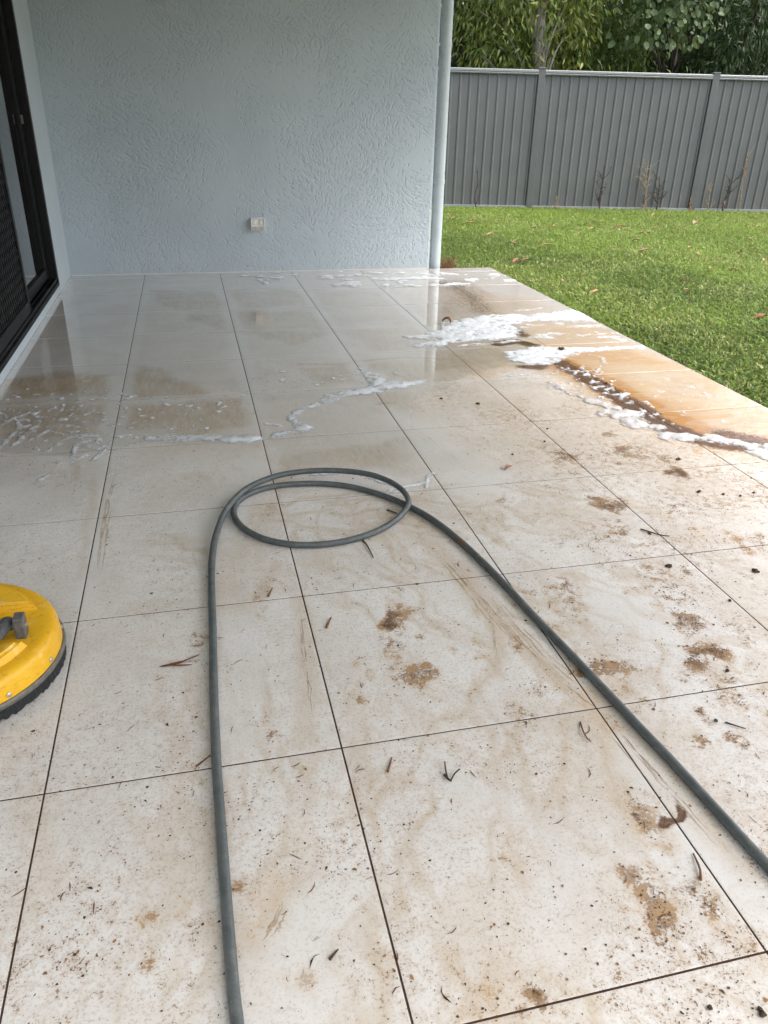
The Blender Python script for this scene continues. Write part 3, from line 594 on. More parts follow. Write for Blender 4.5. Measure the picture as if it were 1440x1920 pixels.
while k < yb:                                                     # two families of slanting bars
    for sg in (1, -1):
        p0, p1 = (k, za), (k+(zb-za)/slope, zb)
        t0 = max(0, (ya-p0[0])/(p1[0]-p0[0])); t1 = min(1, (yb-p0[0])/(p1[0]-p0[0]))
        if t1 > t0:
            q0 = p0[0]+t0*(p1[0]-p0[0]); q1 = p0[0]+t1*(p1[0]-p0[0]); z0_ = za+t0*(zb-za); z1_ = za+t1*(zb-za)
            if sg < 0: z0_, z1_ = za+zb-z0_, za+zb-z1_
            b.bar((sx1-.010-.0015*sg, q0, z0_), (sx1-.010-.0015*sg, q1, z1_), .0065, .003, up=(1, 0, 0))
    k += dy
ch(scr, b, 'grille', plain('grille_powdercoat', (.018, .019, .020), .4, var=.2, Specular_IOR_Level=.3))
b = MB(); b.box((sx0+.004, ya, za), (sx0+.006, yb, zb)); ch(scr, b, 'insect_mesh', M['mesh'])

# ------------------------------------------------------------------ roof over the patio (out of frame, shades the floor)
rf = empty('patio_roof', (1.2, 2.3, 2.74), label='flat roof and white ceiling covering the tiled patio', cat='roof')
RY0, RX1 = -1.15, 3.60
b = MB(); b.box((LX-.6, RY0, 2.741), (RX1, WYF+.5, 2.755)); ch(rf, b, 'ceiling', M['ceiling'])
b = MB(); b.box((LX-.6, RY0, 2.756), (RX1+.02, WYF+.6, 2.92)); ch(rf, b, 'roof_sheet', M['roof'])

b = MB(); b.box((RX1-.12, RY0+.001, 2.58), (RX1-.001, WYF+.5, 2.7405)); ch(rf, b, 'added_shade_beam', M['smooth'])  # unseen beam added to keep sky light off the upper wall
b = MB(); b.box((LX+.01, RY0+.001, 2.58), (RX1-.121, RY0+.10, 2.7405)); ch(rf, b, 'added_shade_beam', M['smooth'])  # its counterpart along the front, also added for shade

# ------------------------------------------------------------------ power outlet
po = empty('power_outlet', (.935, WYF, .385), label='white weatherproof double power outlet low on the textured wall', cat='power outlet')
cx, cz = .935, .384
b = MB(); b.box((cx-.056, WYF-.034, cz-.044), (cx+.056, WYF+.004, cz+.046)); ch(po, b, 'back_box', M['outlet'], bevel=.003)
b = MB()                                                           # raised rim round the switch recess
yf = WYF-.052
for a_, c_ in (((cx-.057, yf, cz-.016), (cx-.050, WYF-.0345, cz+.047)), ((cx+.050, yf, cz-.016), (cx+.057, WYF-.0345, cz+.047)), ((cx-.0498, yf, cz-.016), (cx+.0498, WYF-.0345, cz-.009)), ((cx-.0498, yf+.004, cz+.041), (cx+.0498, WYF-.0345, cz+.047))): b.box(a_, c_)
ch(po, b, 'rim', M['outlet'], bevel=.0015)
b = MB(); b.add([(cx-.055, yf-.002, cz-.0165), (cx+.055, yf-.002, cz-.0165), (cx+.055, WYF-.0345, cz-.0165), (cx-.055, WYF-.0345, cz-.0165), (cx-.055, WYF-.036, cz-.046), (cx+.055, WYF-.036, cz-.046)],
               [(0, 1, 2, 3), (0, 4, 5, 1), (0, 3, 4), (1, 5, 2), (3, 2, 5, 4)]); face = ch(po, b, 'socket_face', M['outlet2'])
for sx_ in (-.027, .027):
    b = MB(); b.box((cx+sx_-.011, WYF-.050, cz+.000), (cx+sx_+.011, WYF-.0345, cz+.033)); ch(po, b, 'switch', M['outlet'], bevel=.002)
    b = MB()
    for dx, an in ((-.007, .5), (.007, -.5)):
        b.bar((cx+sx_+dx-.003*math.sin(an), WYF-.0462, cz-.026-.003), (cx+sx_+dx+.003*math.sin(an), WYF-.0500, cz-.026+.003), .0022, .004, up=(0, 1, 0))
    b.bar((cx+sx_, WYF-.0415, cz-.039), (cx+sx_, WYF-.0440, cz-.034), .0022, .004, up=(0, 1, 0)); ch(po, b, 'pin_slot', M['hole'])

# ------------------------------------------------------------------ downpipe
dx_, dy_ = 2.502, 6.255
dp = empty('downpipe', (dx_, dy_, 0), label='round pale grey downpipe at the free end of the textured wall', cat='downpipe')
b = MB(); b.lathe([(.047, -.10), (.047, 2.74)], 32, (dx_, dy_, 0)); ch(dp, b, 'pipe', M['pipe'], smooth=True)
b = MB(); b.lathe([(.0472, .688), (.0500, .690), (.0500, .722), (.0472, .724)], 32, (dx_, dy_, 0)); ch(dp, b, 'collar', M['pipe'], smooth=True)
b = MB(); b.lathe([(.0472, 1.70), (.0486, 1.701), (.0486, 1.724), (.0472, 1.725)], 32, (dx_, dy_, 0)); b.box((dx_-.075, dy_-.01, 1.702), (dx_-.046, dy_+.01, 1.722)); ch(dp, b, 'wall_bracket', M['pipe'])

# ------------------------------------------------------------------ steel fence
A_, B_ = np.array([5.394, 10.997]), np.array([7.865, 10.562]); bay = B_-A_; BL = np.linalg.norm(bay); fd = bay/BL; fn = np.array([fd[1], -fd[0]])
if fn[1] > 0: fn = -fn                                             # towards the lawn
fe = empty('metal_fence', (A_[0], A_[1], 0), label='dark grey ribbed steel boundary fence along the back of the lawn', cat='fence')
FZ0, FZ1 = .005, 1.80
def fpt(u, n_, z): q = A_+fd*u+fn*n_; return (q[0], q[1], z)
def fbox(b_, u0, u1, n0, n1, z0, z1):
    vs = [fpt(u0, n0, z0), fpt(u1, n0, z0), fpt(u1, n1, z0), fpt(u0, n1, z0), fpt(u0, n0, z1), fpt(u1, n0, z1), fpt(u1, n1, z1), fpt(u0, n1, z1)]
    return b_.add(vs, [(0,3,2,1),(4,5,6,7),(0,1,5,4),(1,2,6,5),(2,3,7,6),(3,0,4,7)])
def fprism(b_, prof, u0, u1):
    n = len(prof); vs = [fpt(u0, q[0], q[1]) for q in prof]+[fpt(u1, q[0], q[1]) for q in prof]
    fs = [tuple(range(n)), tuple(range(2*n-1, n-1, -1))]+[(k, n+k, n+(k+1) % n, (k+1) % n) for k in range(n)]
    return b_.add(vs, fs)
for kb in range(-2, 4):
    u0 = kb*BL
    # post: fluted channel face
    pts = []; hw_ = .048
    for q in np.linspace(-1, 1, 13):
        pts.append((q*hw_, .030+(.0028 if int(round((q+1)*6)) % 2 else 0)))
    prof = [(-hw_, -.030)]+pts+[(hw_, -.030)]
    vs = [fpt(u0+q[0], q[1], FZ0-.2) for q in prof]+[fpt(u0+q[0], q[1], FZ1+.018) for q in prof]; n = len(prof)
    b = MB(); b.add(vs, [tuple(range(n)), tuple(range(2*n-1, n-1, -1))]+[(k, (k+1) % n, n+(k+1) % n, n+k) for k in range(n)])
    post = ch(fe, b, 'post', M['fence'])
    b = MB(); fbox(b, u0-.050, u0+.050, -.034, .040, FZ1+.0185, FZ1+.030)
    c_ = b.build('post_cap', M['rail'], None, bevel=.004); c_.parent = post
    ua, ub = u0+.049, u0+BL-.049
    b = MB(); fprism(b, [(-.030, FZ1-.052), (-.030, FZ1-.006), (-.022, FZ1+.004), (.022, FZ1+.004), (.032, FZ1-.006), (.034, FZ1-.028), (.026, FZ1-.034), (.034, FZ1-.044), (.030, FZ1-.058)], ua, ub); ch(fe, b, 'top_rail', M['rail'])
    b = MB(); fprism(b, [(-.030, FZ0-.03), (-.030, FZ0+.022), (.030, FZ0+.022), (.030, FZ0-.03)], ua, ub); ch(fe, b, 'bottom_rail', M['galv'])
    nsheet = 3; rib = (ub-ua)/18.0
    for s1 in range(nsheet):
        us = ua+(ub-ua)*s1/nsheet; prof = []
        for r_ in range(6):
            o_ = us+r_*rib
            prof += [(o_, 0.0), (o_+rib*.70, 0.0), (o_+rib*.73, .006), (o_+rib*.78, .014), (o_+rib*.89, .014), (o_+rib*.96, .004)]
        prof.append((us+6*rib-.0005, 0.0)); n = len(prof)
        vs = [fpt(q[0], q[1]-.006, FZ0+.0225) for q in prof]+[fpt(q[0], q[1]-.006, FZ1-.059) for q in prof]
        b = MB(); b.add(vs, [(k, k+1, n+k+1, n+k) for k in range(n-1)]); ch(fe, b, 'panel', M['fence'])

# ------------------------------------------------------------------ trees beyond the fence
def leaf_batch(C_, D_, Nn, Ln, Wd, kind):
    """C base points, D directions, Nn approx normals -> folded leaf quads"""
    D_ = D_/np.linalg.norm(D_, axis=1, keepdims=True); S = np.cross(D_, Nn); S /= np.linalg.norm(S, axis=1, keepdims=True)+1e-9; U = np.cross(S, D_)
    Ln = Ln[:, None]; Wd = Wd[:, None]
    if kind == 'long':
        p = [C_, C_+D_*Ln*.45+S*Wd*.5+U*Wd*.12, C_+D_*Ln*.5-U*Wd*.12, C_+D_*Ln*.45-S*Wd*.5+U*Wd*.12, C_+D_*Ln-U*Ln*.10]
        V = np.stack(p, 1).reshape(-1, 3); k = np.arange(len(C_))[:, None]*5
        Fs = np.concatenate([k+np.array([[0, 1, 2]]), k+np.array([[1, 4, 2]]), k+np.array([[0, 2, 3]]), k+np.array([[2, 4, 3]])], 0); nv = 5
    else:
        p = [C_, C_+D_*Ln*.22+S*Wd*.42+U*Wd*.06, C_+D_*Ln*.62+S*Wd*.46+U*Wd*.06, C_+D_*Ln, C_+D_*Ln*.62-S*Wd*.46+U*Wd*.06, C_+D_*Ln*.22-S*Wd*.42+U*Wd*.06, C_+D_*Ln*.45-U*Wd*.10]
        V = np.stack(p, 1).reshape(-1, 3); k = np.arange(len(C_))[:, None]*7
        Fs = np.concatenate([k+np.array([[a_, b_, 6]]) for a_, b_ in ((0, 1), (1, 2), (2, 3), (3, 4), (4, 5), (5, 0))], 0); nv = 7
    return V, Fs, nv
def tree(name, label, base, top, crown_c, crown_r, ntw, per, leaf, size, mat, bark, trunk_r, seed, low=1.7, droop=.9, group='trees beyond the fence', clump=.22, bend=.3):
    r = random.Random(seed); q = np.random.default_rng(seed); bx_, by_ = base
    t = empty(name, (bx_, by_, -.1), label=label, cat='tree', group=group)
    tp = [np.array([bx_, by_, -.25])]
    for k in range(1, 8):
        f_ = k/7; tp.append(np.array([bx_+(crown_c[0]-bx_)*f_*.7+r.uniform(-bend, bend)*.35, by_+(crown_c[1]-by_)*f_*.7+r.uniform(-bend, bend)*.35, -.25+(top+.25)*f_]))
    tpc = catmull(tp, 4); b = MB(); b.tube(tpc, [trunk_r*(1-.75*i/len(tpc)) for i in range(len(tpc))], 10); trunk = ch(t, b, 'trunk', bark, smooth=True)
    # twig ends inside the crown volume
    n = ntw; cc = np.array(crown_c); cr = np.array(crown_r); E_ = []
    while len(E_) < n:
        v = q.normal(size=3); v = v/np.linalg.norm(v)*q.uniform(.35, 1.0)**(1/2.2); e_ = cc+v*cr
        if q.uniform() < .55: e_[2] = q.uniform(low, low+1.9)
        if e_[2] > low: E_.append(e_)
    E_ = np.array(E_); lim = MB()
    for e_ in E_[::max(1, n//22)]:
        hh = min(max(0.12, (e_[2]-.4)/(top+.3)*.8), .95); k = int(hh*(len(tpc)-1)); p0 = tpc[k]
        mid = (p0+e_)/2+np.array([r.uniform(-.2, .2), r.uniform(-.2, .2), r.uniform(.05, .35)]); pc = catmull([p0, mid, e_], 5)
        lim.tube(pc, [max(.006, trunk_r*.20*(1-.8*i/len(pc))) for i in range(len(pc))], 6)
    ch(t, lim, 'limb', bark, smooth=True)
    N_ = n*per; ce = np.repeat(E_, per, 0); off = q.normal(size=(N_, 3))*clump; off[:, 2] *= 1.25
    C_ = ce+off; D_ = off/np.linalg.norm(off, axis=1, keepdims=True)*.7+q.normal(size=(N_, 3))*.35; D_[:, 2] -= droop
    Nn = q.normal(size=(N_, 3))*.6+np.array([0, -.5, .7]); sz = size*q.uniform(.6, 1.25, N_)
    C_[:, 2] = np.maximum(C_[:, 2], low-.15)
    V, Fs, nv = leaf_batch(C_, D_, Nn, sz, sz*(.26 if leaf == 'long' else .80), leaf)
    me = mesh_np('crown', V-np.array(t.location), Fs); tone = np.repeat(np.clip(q.uniform(0, .78, N_)+np.repeat(q.normal(0, .14, n), per), 0, .82), nv)
    old = q.uniform(size=N_) < .02; tone = np.where(np.repeat(old, nv), 1.0, tone); fattr(me, 'tone', tone)
    link('crown', me, mat, t, smooth=False); return t
def at(u, Y, v=70): return on_y(u, v, Y)
pA = at(968, 13.2); pB = at(1095, 13.8); pC = at(1255, 12.2); pD = at(1400, 13.4); pE = at(860, 14.2); pF = at(1180, 15.6); pG = at(1010, 16.2); pH = at(1330, 16.0); pI = at(1470, 14.6); pJ = at(780, 13.0); pK = at(1620, 13.0)
tree('lime_tree', 'tree with pale trunk and hanging yellow-green leaves behind fence, near wall', (pA[0]-.02, pA[1]-1.25), 6.5, (pA[0]-.05, pA[1]-.45, 4.2), (1.1, 1.1, 2.7), 300, 40, 'long', .125, M['leaf_lime'], M['bark1'], .105, 101, bend=.12)
tree('dark_leaf_tree', 'dark green narrow-leaved tree filling the middle above the fence', (pB[0], pB[1]), 6.2, (pB[0]+.05, pB[1], 4.2), (1.3, 1.1, 2.6), 280, 40, 'long', .13, M['leaf_mid'], M['bark2'], .11, 102)
tree('round_leaf_tree', 'tree with round grey-green leaves hanging over the fence, right of centre', (pC[0]+.9, pC[1]+1.2), 5.5, (pC[0]-.05, pC[1]-.1, 3.9), (.62, .55, 1.55), 80, 34, 'round', .105, M['leaf_grey'], M['bark2'], .09, 103, low=2.42, droop=.75)
tree('dark_leaf_tree', 'shaded dark green tree right of the round-leaved tree', (pD[0], pD[1]), 6.0, (pD[0]+.2, pD[1]+.2, 4.0), (1.3, 1.0, 2.6), 220, 38, 'long', .125, M['leaf_dark'], M['bark2'], .10, 104)
tree('dark_leaf_tree', 'deep green tree beside the wall end, behind the yellow-green tree', (pE[0], pE[1]), 6.3, (pE[0], pE[1], 4.1), (1.3, 1.0, 2.7), 220, 38, 'long', .14, M['leaf_dark'], M['bark2'], .12, 105)
for i_, (pp, lab) in enumerate(((pF, 'farthest dark tree seen in gaps between the middle trees'), (pG, 'far dark tree seen in gaps behind the pale trunk'), (pH, 'far dark tree seen in gaps behind the round-leaved tree'), (pI, 'far dark tree at the right edge above the fence'), (at(1400, 17.5), 'distant dark tree between the round-leaved tree and the right edge'), (at(1240, 18.0), 'distant dark tree directly behind the round-leaved tree'), (at(900, 17.5), 'distant dark tree behind the yellow-green tree by the wall'))):
    tree('background_tree', lab, (pp[0], pp[1]), 7.5, (pp[0], pp[1], 4.4), (1.9, 1.3, 3.2), 260, 34, 'long', .19, M['leaf_dark'], M['bark2'], .16, 110+i_, clump=.34, low=1.2)

# ------------------------------------------------------------------ grass
def wedge(n):
    """points on the lawn: beyond the slab's edge and up to the fence"""
    x = nr.uniform(2.2, 10.2, n); y = nr.uniform(1.6, 11.5, n)
    side = (x-A_[0])*fn[0]+(y-A_[1])*fn[1]
    ok = ((x > 3.012) | (y > 6.20)) & (side > .045) & ~((x < 2.56) & (y < 6.42))
    k = (x-CAM[0])*AX[2][0]+(y-CAM[1])*AX[2][1]-(lawn_z(x, y)-CAM[2])*0-CAM[2]*AX[2][2]
    h = (x-CAM[0])*AX[0][0]+(y-CAM[1])*AX[0][1]
    ok &= (h/np.maximum(k, .1) < .60)
    return x[ok], y[ok]
x, y = wedge(620000)
pt = fbm(x*.9, y*.9, 71, 4); pt2 = fbm(x*3.2, y*3.2, 72, 3)
th = nr.uniform(0, 1, len(x)); bare = sstep(.30, .20, pt2)*.6; keep = th > bare
dist = np.hypot(x-CAM[0], y-CAM[1]); keep &= nr.uniform(0, 1, len(x)) < np.clip(1.15-.045*dist, .5, 1); x, y, pt, pt2 = x[keep], y[keep], pt[keep], pt2[keep]
n = len(x); z = lawn_z(x, y)-.012; hgt = nr.uniform(.018, .056, n)*(.8+.5*pt2); an = nr.uniform(0, 2*math.pi, n); le = nr.uniform(.35, 1.25, n); wd = nr.lognormal(-5.42, .30, n)
B0 = np.stack([x, y, z], 1); dr = np.stack([np.cos(an), np.sin(an), np.zeros(n)], 1); sd_ = np.stack([-np.sin(an), np.cos(an), np.zeros(n)], 1)
mid = B0+dr*(hgt*le*.35)[:, None]; mid[:, 2] += hgt*.70; tip = B0+dr*(hgt*le*1.15)[:, None]; tip[:, 2] += hgt*(1.0-.35*(le-.35))
V = np.stack([B0-sd_*wd[:, None]*.35, mid-sd_*wd[:, None], tip, mid+sd_*wd[:, None]], 1).reshape(-1, 3); k = np.arange(n)[:, None]*4
me = mesh_np('grass', V, k+np.array([[0, 1, 2, 3]]))
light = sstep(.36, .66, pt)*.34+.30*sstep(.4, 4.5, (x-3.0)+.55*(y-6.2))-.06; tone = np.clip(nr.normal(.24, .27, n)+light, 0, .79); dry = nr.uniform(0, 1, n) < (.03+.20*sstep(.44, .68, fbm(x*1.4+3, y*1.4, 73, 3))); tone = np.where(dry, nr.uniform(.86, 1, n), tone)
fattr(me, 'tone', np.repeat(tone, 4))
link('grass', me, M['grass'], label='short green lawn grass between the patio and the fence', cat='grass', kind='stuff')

# ------------------------------------------------------------------ hose
HR = .0103
hp = [(452, 1990, 0), (445, 1920, 0), (437, 1850, 0), (425, 1700, 0), (415, 1560, 0), (406, 1430, 0), (401, 1300, 0), (399, 1180, 0), (396.5, 1100, 0), (398, 1045, .002), (406, 1000, .008), (425, 955, .016), (460, 918, .023), (510, 895, .028), (560, 885, .030), (620, 882, .032), (680, 887, .032),
      (722, 899, .030), (752, 917, .027), (766, 938, .0245), (760, 956, .012), (738, 978, .003), (700, 999, 0), (650, 1014, 0), (600, 1021, 0), (550, 1021, 0), (500, 1012, 0), (465, 996, 0), (445, 978, 0), (438.5, 960, 0), (446, 941, 0), (472, 924, 0), (512, 912, 0), (560, 907, 0), (610, 907, 0), (660, 913, 0),
      (712, 927, 0), (760, 946, 0), (806, 971, 0), (855, 1008, 0), (905, 1054, 0), (952, 1102, 0), (1000, 1154, 0), (1050, 1206, 0), (1100, 1258, 0), (1150, 1311, 0), (1200, 1365, 0), (1250, 1417, 0), (1300, 1471, 0), (1350, 1526, 0), (1400, 1581, 0), (1440, 1624, 0), (1500, 1690, 0), (1560, 1750, 0)]
path = catmull([on_floor(u, v, HR+z_) for u, v, z_ in hp], 9)
b = MB(); b.tube(path, HR, 14)
hose = b.build('rubber_hose', M['hose'], smooth=True, label='grey-green rubber hose laid in one loop across the tiles', cat='hose')

# ------------------------------------------------------------------ rotary surface cleaner
mc = np.array([-.268, 1.040]); MR = .258
su = empty('surface_cleaner', (mc[0], mc[1], 0), label='yellow round floor-cleaning machine with black brush skirt at left edge', cat='floor cleaner')
cM = (mc[0], mc[1], 0)
b = MB(); n = 220                                                   # bristle skirt with worn gaps
prof_lo = []; r_ = random.Random(3); gapc = sorted(r_.uniform(0, 2*math.pi) for _ in range(2))
for k in range(n):
    an = 2*math.pi*k/n; ph = (an*46/(2*math.pi)+.35*math.sin(an*7)+.2*math.sin(an*13)) % 1.0
    prof_lo.append(.010 if ph < .16 and r_.random() < .8 else .002+.006*r_.random())
vs = []; fs = []
for k in range(n):
    an = 2*math.pi*k/n; c_, s1 = math.cos(an), math.sin(an); ro = MR-.002-(.012 if prof_lo[k] > .01 else 0)+.002*r_.random()
    vs += [(mc[0]+(MR-.020)*c_, mc[1]+(MR-.020)*s1, .040), (mc[0]+(MR-.004)*c_, mc[1]+(MR-.004)*s1, .040), (mc[0]+ro*c_, mc[1]+ro*s1, prof_lo[k]), (mc[0]+(MR-.022)*c_, mc[1]+(MR-.022)*s1, prof_lo[k])]
for k in range(n):
    a_, b_ = 4*k, 4*((k+1) % n)
    for q in range(4): fs.append((a_+q, b_+q, b_+(q+1) % 4, a_+(q+1) % 4))
b.add(vs, fs); ch(su, b, 'brush_skirt', M['bristle'])
b = MB(); b.lathe([(MR-.014, .034), (MR+.001, .034), (MR+.003, .037), (MR+.003, .046), (MR+.0005, .049), (MR-.014, .049)], 96, cM, True); ch(su, b, 'rim_band', M['rim'], smooth=True)
b = MB(); b.lathe([(MR-.016, .0492), (MR-.003, .0492), (MR-.0035, .056), (MR-.006, .084), (MR-.010, .095), (MR-.017, .1015), (MR-.027, .1045), (MR-.040, .1050), (.19, .1045), (.02, .109), (0.0005, .109)], 96, cM); deck = ch(su, b, 'deck', M['yellow'], smooth=True)
def plateau(ring, z0, z1, name, ins=.012):
    bm = bmesh.new(); v0 = [bm.verts.new((q[0], q[1], z0)) for q in ring]; c_ = np.mean(ring, 0)
    bm.faces.new(v0); ex = bmesh.ops.extrude_face_region(bm, geom=bm.faces[:]); top_ = [v for v in ex['geom'] if isinstance(v, bmesh.types.BMVert)]
    for v in top_:
        v.co.z = z1; dv = np.array([v.co.x, v.co.y])-c_; l_ = np.linalg.norm(dv); v.co.x -= dv[0]/l_*ins; v.co.y -= dv[1]/l_*ins
    bmesh.ops.recalc_face_normals(bm, faces=bm.faces)
    ed = [e_ for e_ in bm.edges if all(v.co.z > (z0+z1)/2 for v in e_.verts)]; bmesh.ops.bevel(bm, geom=ed, offset=.006, segments=3, affect='EDGES')
    me = bpy.data.meshes.new(name); bm.to_mesh(me); bm.free(); o = link(name, me, M['yellow'], None, True)
    o.parent = deck
    try: me.set_sharp_from_angle(angle=R_(45))
    except Exception: pass
    return o
def arc(r, a0, a1, n): return [(mc[0]+r*math.cos(R_(a0+(a1-a0)*k/n)), mc[1]+r*math.sin(R_(a0+(a1-a0)*k/n))) for k in range(n+1)]
plateau(arc(.214, 20, 160, 26), .100, .126, 'raised_panel', .018); plateau(arc(.214, 200, 340, 26), .100, .126, 'raised_panel', .018)
b = MB(); 
for an in range(12, 372, 30): 
    c_ = (mc[0]+(MR-.0045)*math.cos(R_(an)), mc[1]+(MR-.0045)*math.sin(R_(an)), .060); d_ = Vector((math.cos(R_(an)), math.sin(R_(an)), .1))
    bb = MB(); bb.tube([Vector(c_)-d_*.004, Vector(c_)+d_*.003, Vector(c_)+d_*.0045], [.006, .006, .004], 10); ch(su, bb, 'bolt', M['bolt'], smooth=True)
bx_ = on_floor(40, 1190, .108); b = MB(); b.box((bx_[0]-.010, bx_[1]-.014, .104), (bx_[0]+.014, bx_[1]+.020, .160)); br = ch(su, b, 'pivot_bracket', M['steel'], bevel=.003)
b = MB(); b.box((bx_[0]-.074, bx_[1]-.014, .104), (bx_[0]-.050, bx_[1]+.020, .160)); ch(su, b, 'pivot_bracket', M['steel'], bevel=.003)
b = MB(); b.tube([(bx_[0]+.0115, bx_[1]+.002, .134), (bx_[0]+.016, bx_[1]+.002, .134)], .006, 12); ch(su, b, 'pivot_bolt', M['bolt'], smooth=True)
b = MB(); b.tube([(bx_[0]-.048, bx_[1]+.002, .134), (bx_[0]-.010, bx_[1]+.002, .134)], .008, 12); ch(su, b, 'pivot_pin', M['steel'], smooth=True)
h0 = Vector((bx_[0]-.029, bx_[1]+.006, .134)); b = MB(); b.tube(catmull([h0+Vector((0.004, .012, -.006)), h0+Vector((0, 0, .004)), h0+Vector((-.012, -.06, .012)), h0+Vector((-.040, -.16, .030)), h0+Vector((-.12, -.40, .12)), h0+Vector((-.20, -.70, .32))], 6), .0165, 16); ch(su, b, 'handle_arm', M['tube'], smooth=True)

# ------------------------------------------------------------------ foam
H = np.zeros(GX.shape); DR = np.zeros(GX.shape)
bub = fbm(GX*22, GY*22, 81, 4); big = fbm(GX*6, GY*6, 82, 4); fine = fbm(GX*48, GY*48, 83, 3)
def foam(pts, hmax=.010, holes=.0, dirt=0.0, warp=.06, warp2=.05, rise=.03):
    sl, d = sd_poly(F(pts), .1, warp, warp2)
    if not d.size: return
    d = d-holes*np.clip(.60-bub[sl], 0, 1)*.18-np.clip(.50-fine[sl], 0, 1)*.04-np.clip(.42-big[sl], 0, 1)*.06*(holes > 0)
    h = np.where(d > 0, (1-np.exp(-(d+.002)/rise))*hmax*1.25*(.05+.7*bub[sl]*big[sl]*2+.5*fine[sl]*bub[sl]), 0); nw = h > H[sl]
    H[sl] = np.where(nw, h, H[sl]); DR[sl] = np.where(nw, dirt*(.4+1.2*big[sl]), DR[sl])
def foam_line(pts, wid, hmax=.006, holes=.3, dirt=0.0, warp=.05, warp2=.05):
    sl, dd = sd_line(F(pts), .12, warp, warp2); d = wid/2-dd
    d = d-holes*np.clip(.60-bub[sl], 0, 1)*.12-np.clip(.42-fine[sl], 0, 1)*.03
    h = np.where(d > 0, (1-np.exp(-d/.012))*hmax*(.4+bub[sl]), 0); nw = h > H[sl]
    H[sl] = np.where(nw, h, H[sl]); DR[sl] = np.where(nw, dirt*(.4+1.2*big[sl]), DR[sl])
c5 = lambda P_: [(u/1.946+700, v/1.946+480) for u, v in P_]
c2 = lambda P_: [(u/3.6+480, v/3.6+480) for u, v in P_]
c8 = lambda P_: [(u/2.571, v/2.571+680) for u, v in P_]
c3 = lambda P_: [(u/3.6+800, v/3.6+560) for u, v in P_]
c4 = lambda P_: [(u/3.6+1040, v/3.6+680) for u, v in P_]
foam(c5([(100, 292), (235, 272), (250, 242), (340, 226), (430, 213), (560, 212), (730, 192), (835, 242), (700, 240), (600, 240), (520, 255), (560, 288), (540, 305), (430, 312), (320, 318), (200, 338), (82, 326), (160, 316), (230, 305), (130, 306)]), .012, .25)
foam(c5([(465, 350), (600, 333), (760, 336), (890, 330), (985, 325), (1008, 342), (900, 344), (815, 350), (745, 360), (705, 378), (690, 396), (640, 404), (560, 400), (500, 386), (475, 366)]), .014, .1)
foam_line(c5([(760, 355), (840, 370), (850, 395), (820, 415), (760, 424), (700, 418), (640, 430)]), .035, .006, .4, .25)
foam_line(c5([(480, 440), (560, 432), (640, 425)]), .045, .006, .5)
foam(c5([(615, 462), (660, 458), (720, 480), (770, 505), (830, 528), (880, 545), (950, 552), (1000, 590), (1060, 622), (1130, 640), (1200, 650), (1270, 652), (1330, 664), (1440, 668), (1480, 680), (1480, 760), (1400, 742), (1345, 716), (1300, 700), (1240, 690), (1190, 676), (1100, 678), (1010, 652), (940, 632), (850, 592), (800, 548), (740, 520), (660, 488)]), .013, .75, .30, .05, .08)
foam_line(c5([(600, 290), (700, 285), (760, 292), (850, 280), (900, 278)]), .05, .006, .6)
foam_line(c5([(300, 330), (430, 322), (560, 306)]), .045, .007, .3)
foam(c2([(640, 798), (800, 780), (870, 820), (960, 845), (1030, 850), (1110, 832), (1185, 835), (1135, 885), (1000, 906), (880, 925), (800, 940), (700, 945), (600, 958), (520, 1008), (390, 1036), (290, 1078), (300, 1118), (400, 1168), (412, 1195), (280, 1202), (190, 1236), (60, 1240), (110, 1190), (230, 1170), (200, 1100), (225, 1040), (350, 1000), (480, 932), (600, 908), (720, 888), (755, 862), (700, 815)]), .013, .12, 0, .05, .03)
foam(c2([(910, 780), (980, 768), (1075, 815), (1000, 822), (930, 805)]), .008, .3)
foam(c8([(540, 424), (640, 388), (690, 352), (760, 345), (860, 345), (950, 335), (1100, 343), (1240, 350), (1276, 372), (1170, 396), (1000, 390), (860, 384), (760, 392), (650, 402), (570, 432)]), .013, .1, 0, .03, .03)
for q in ([(20, 390), (60, 340), (100, 310), (70, 270), (140, 245)], [(70, 400), (130, 340), (180, 290)], [(150, 375), (230, 330), (300, 340)], [(355, 455), (362, 395), (440, 375)], [(330, 355), (420, 345), (500, 330)], [(440, 480), (500, 430), (535, 400)], [(470, 420), (540, 385)], [(20, 235), (30, 270)], [(0, 310), (70, 270)], [(350, 490), (410, 450)],
          [(1280, 300), (1345, 305)], [(560, 590), (600, 580)], [(530, 540), (580, 538)], [(190, 570), (230, 548)], [(250, 280), (330, 272)], [(180, 262), (230, 258)], [(440, 240), (500, 245)], [(690, 305), (730, 300)], [(780, 318), (840, 314)]): foam_line(c8(q), .030, .008, .12, 0, .03, .03)
foam_line([(1075, 600), (1000, 612), (960, 606)], .03, .004, .5)
for q in ([(800, 915), (803, 890), (815, 888)], [(803, 905), (765, 912), (735, 920), (720, 932)], [(690, 897), (740, 910)], [(585, 890), (660, 888), (720, 898)]): foam_line(q, .022, .012, .05, 0, .01, .02)
def flecks(pts, thr, sc_=16.0, hmax=.004, seed=90, stretch=1.0):                     # suds broken up on the film
    sl, d = sd_poly(F(pts), .1, .1, .05)
    if not d.size: return
    nz = fbm(GX[sl]*sc_/stretch, GY[sl]*sc_, seed, 3)-.10*(1-sstep(-.02, .12, d)); h = np.clip((nz-thr)/.10, 0, 1)**.7*hmax*np.where(d > -.02, 1, 0)*(.5+bub[sl]); H[sl] = np.maximum(H[sl], h)
flecks([(420, 512), (940, 505), (980, 522), (900, 540), (700, 540), (480, 534)], .66, 9, .007, 91, 1.2)
flecks([(560, 514), (930, 508), (960, 525), (890, 538), (640, 537)], .60, 11, .007, 92, 1.6)
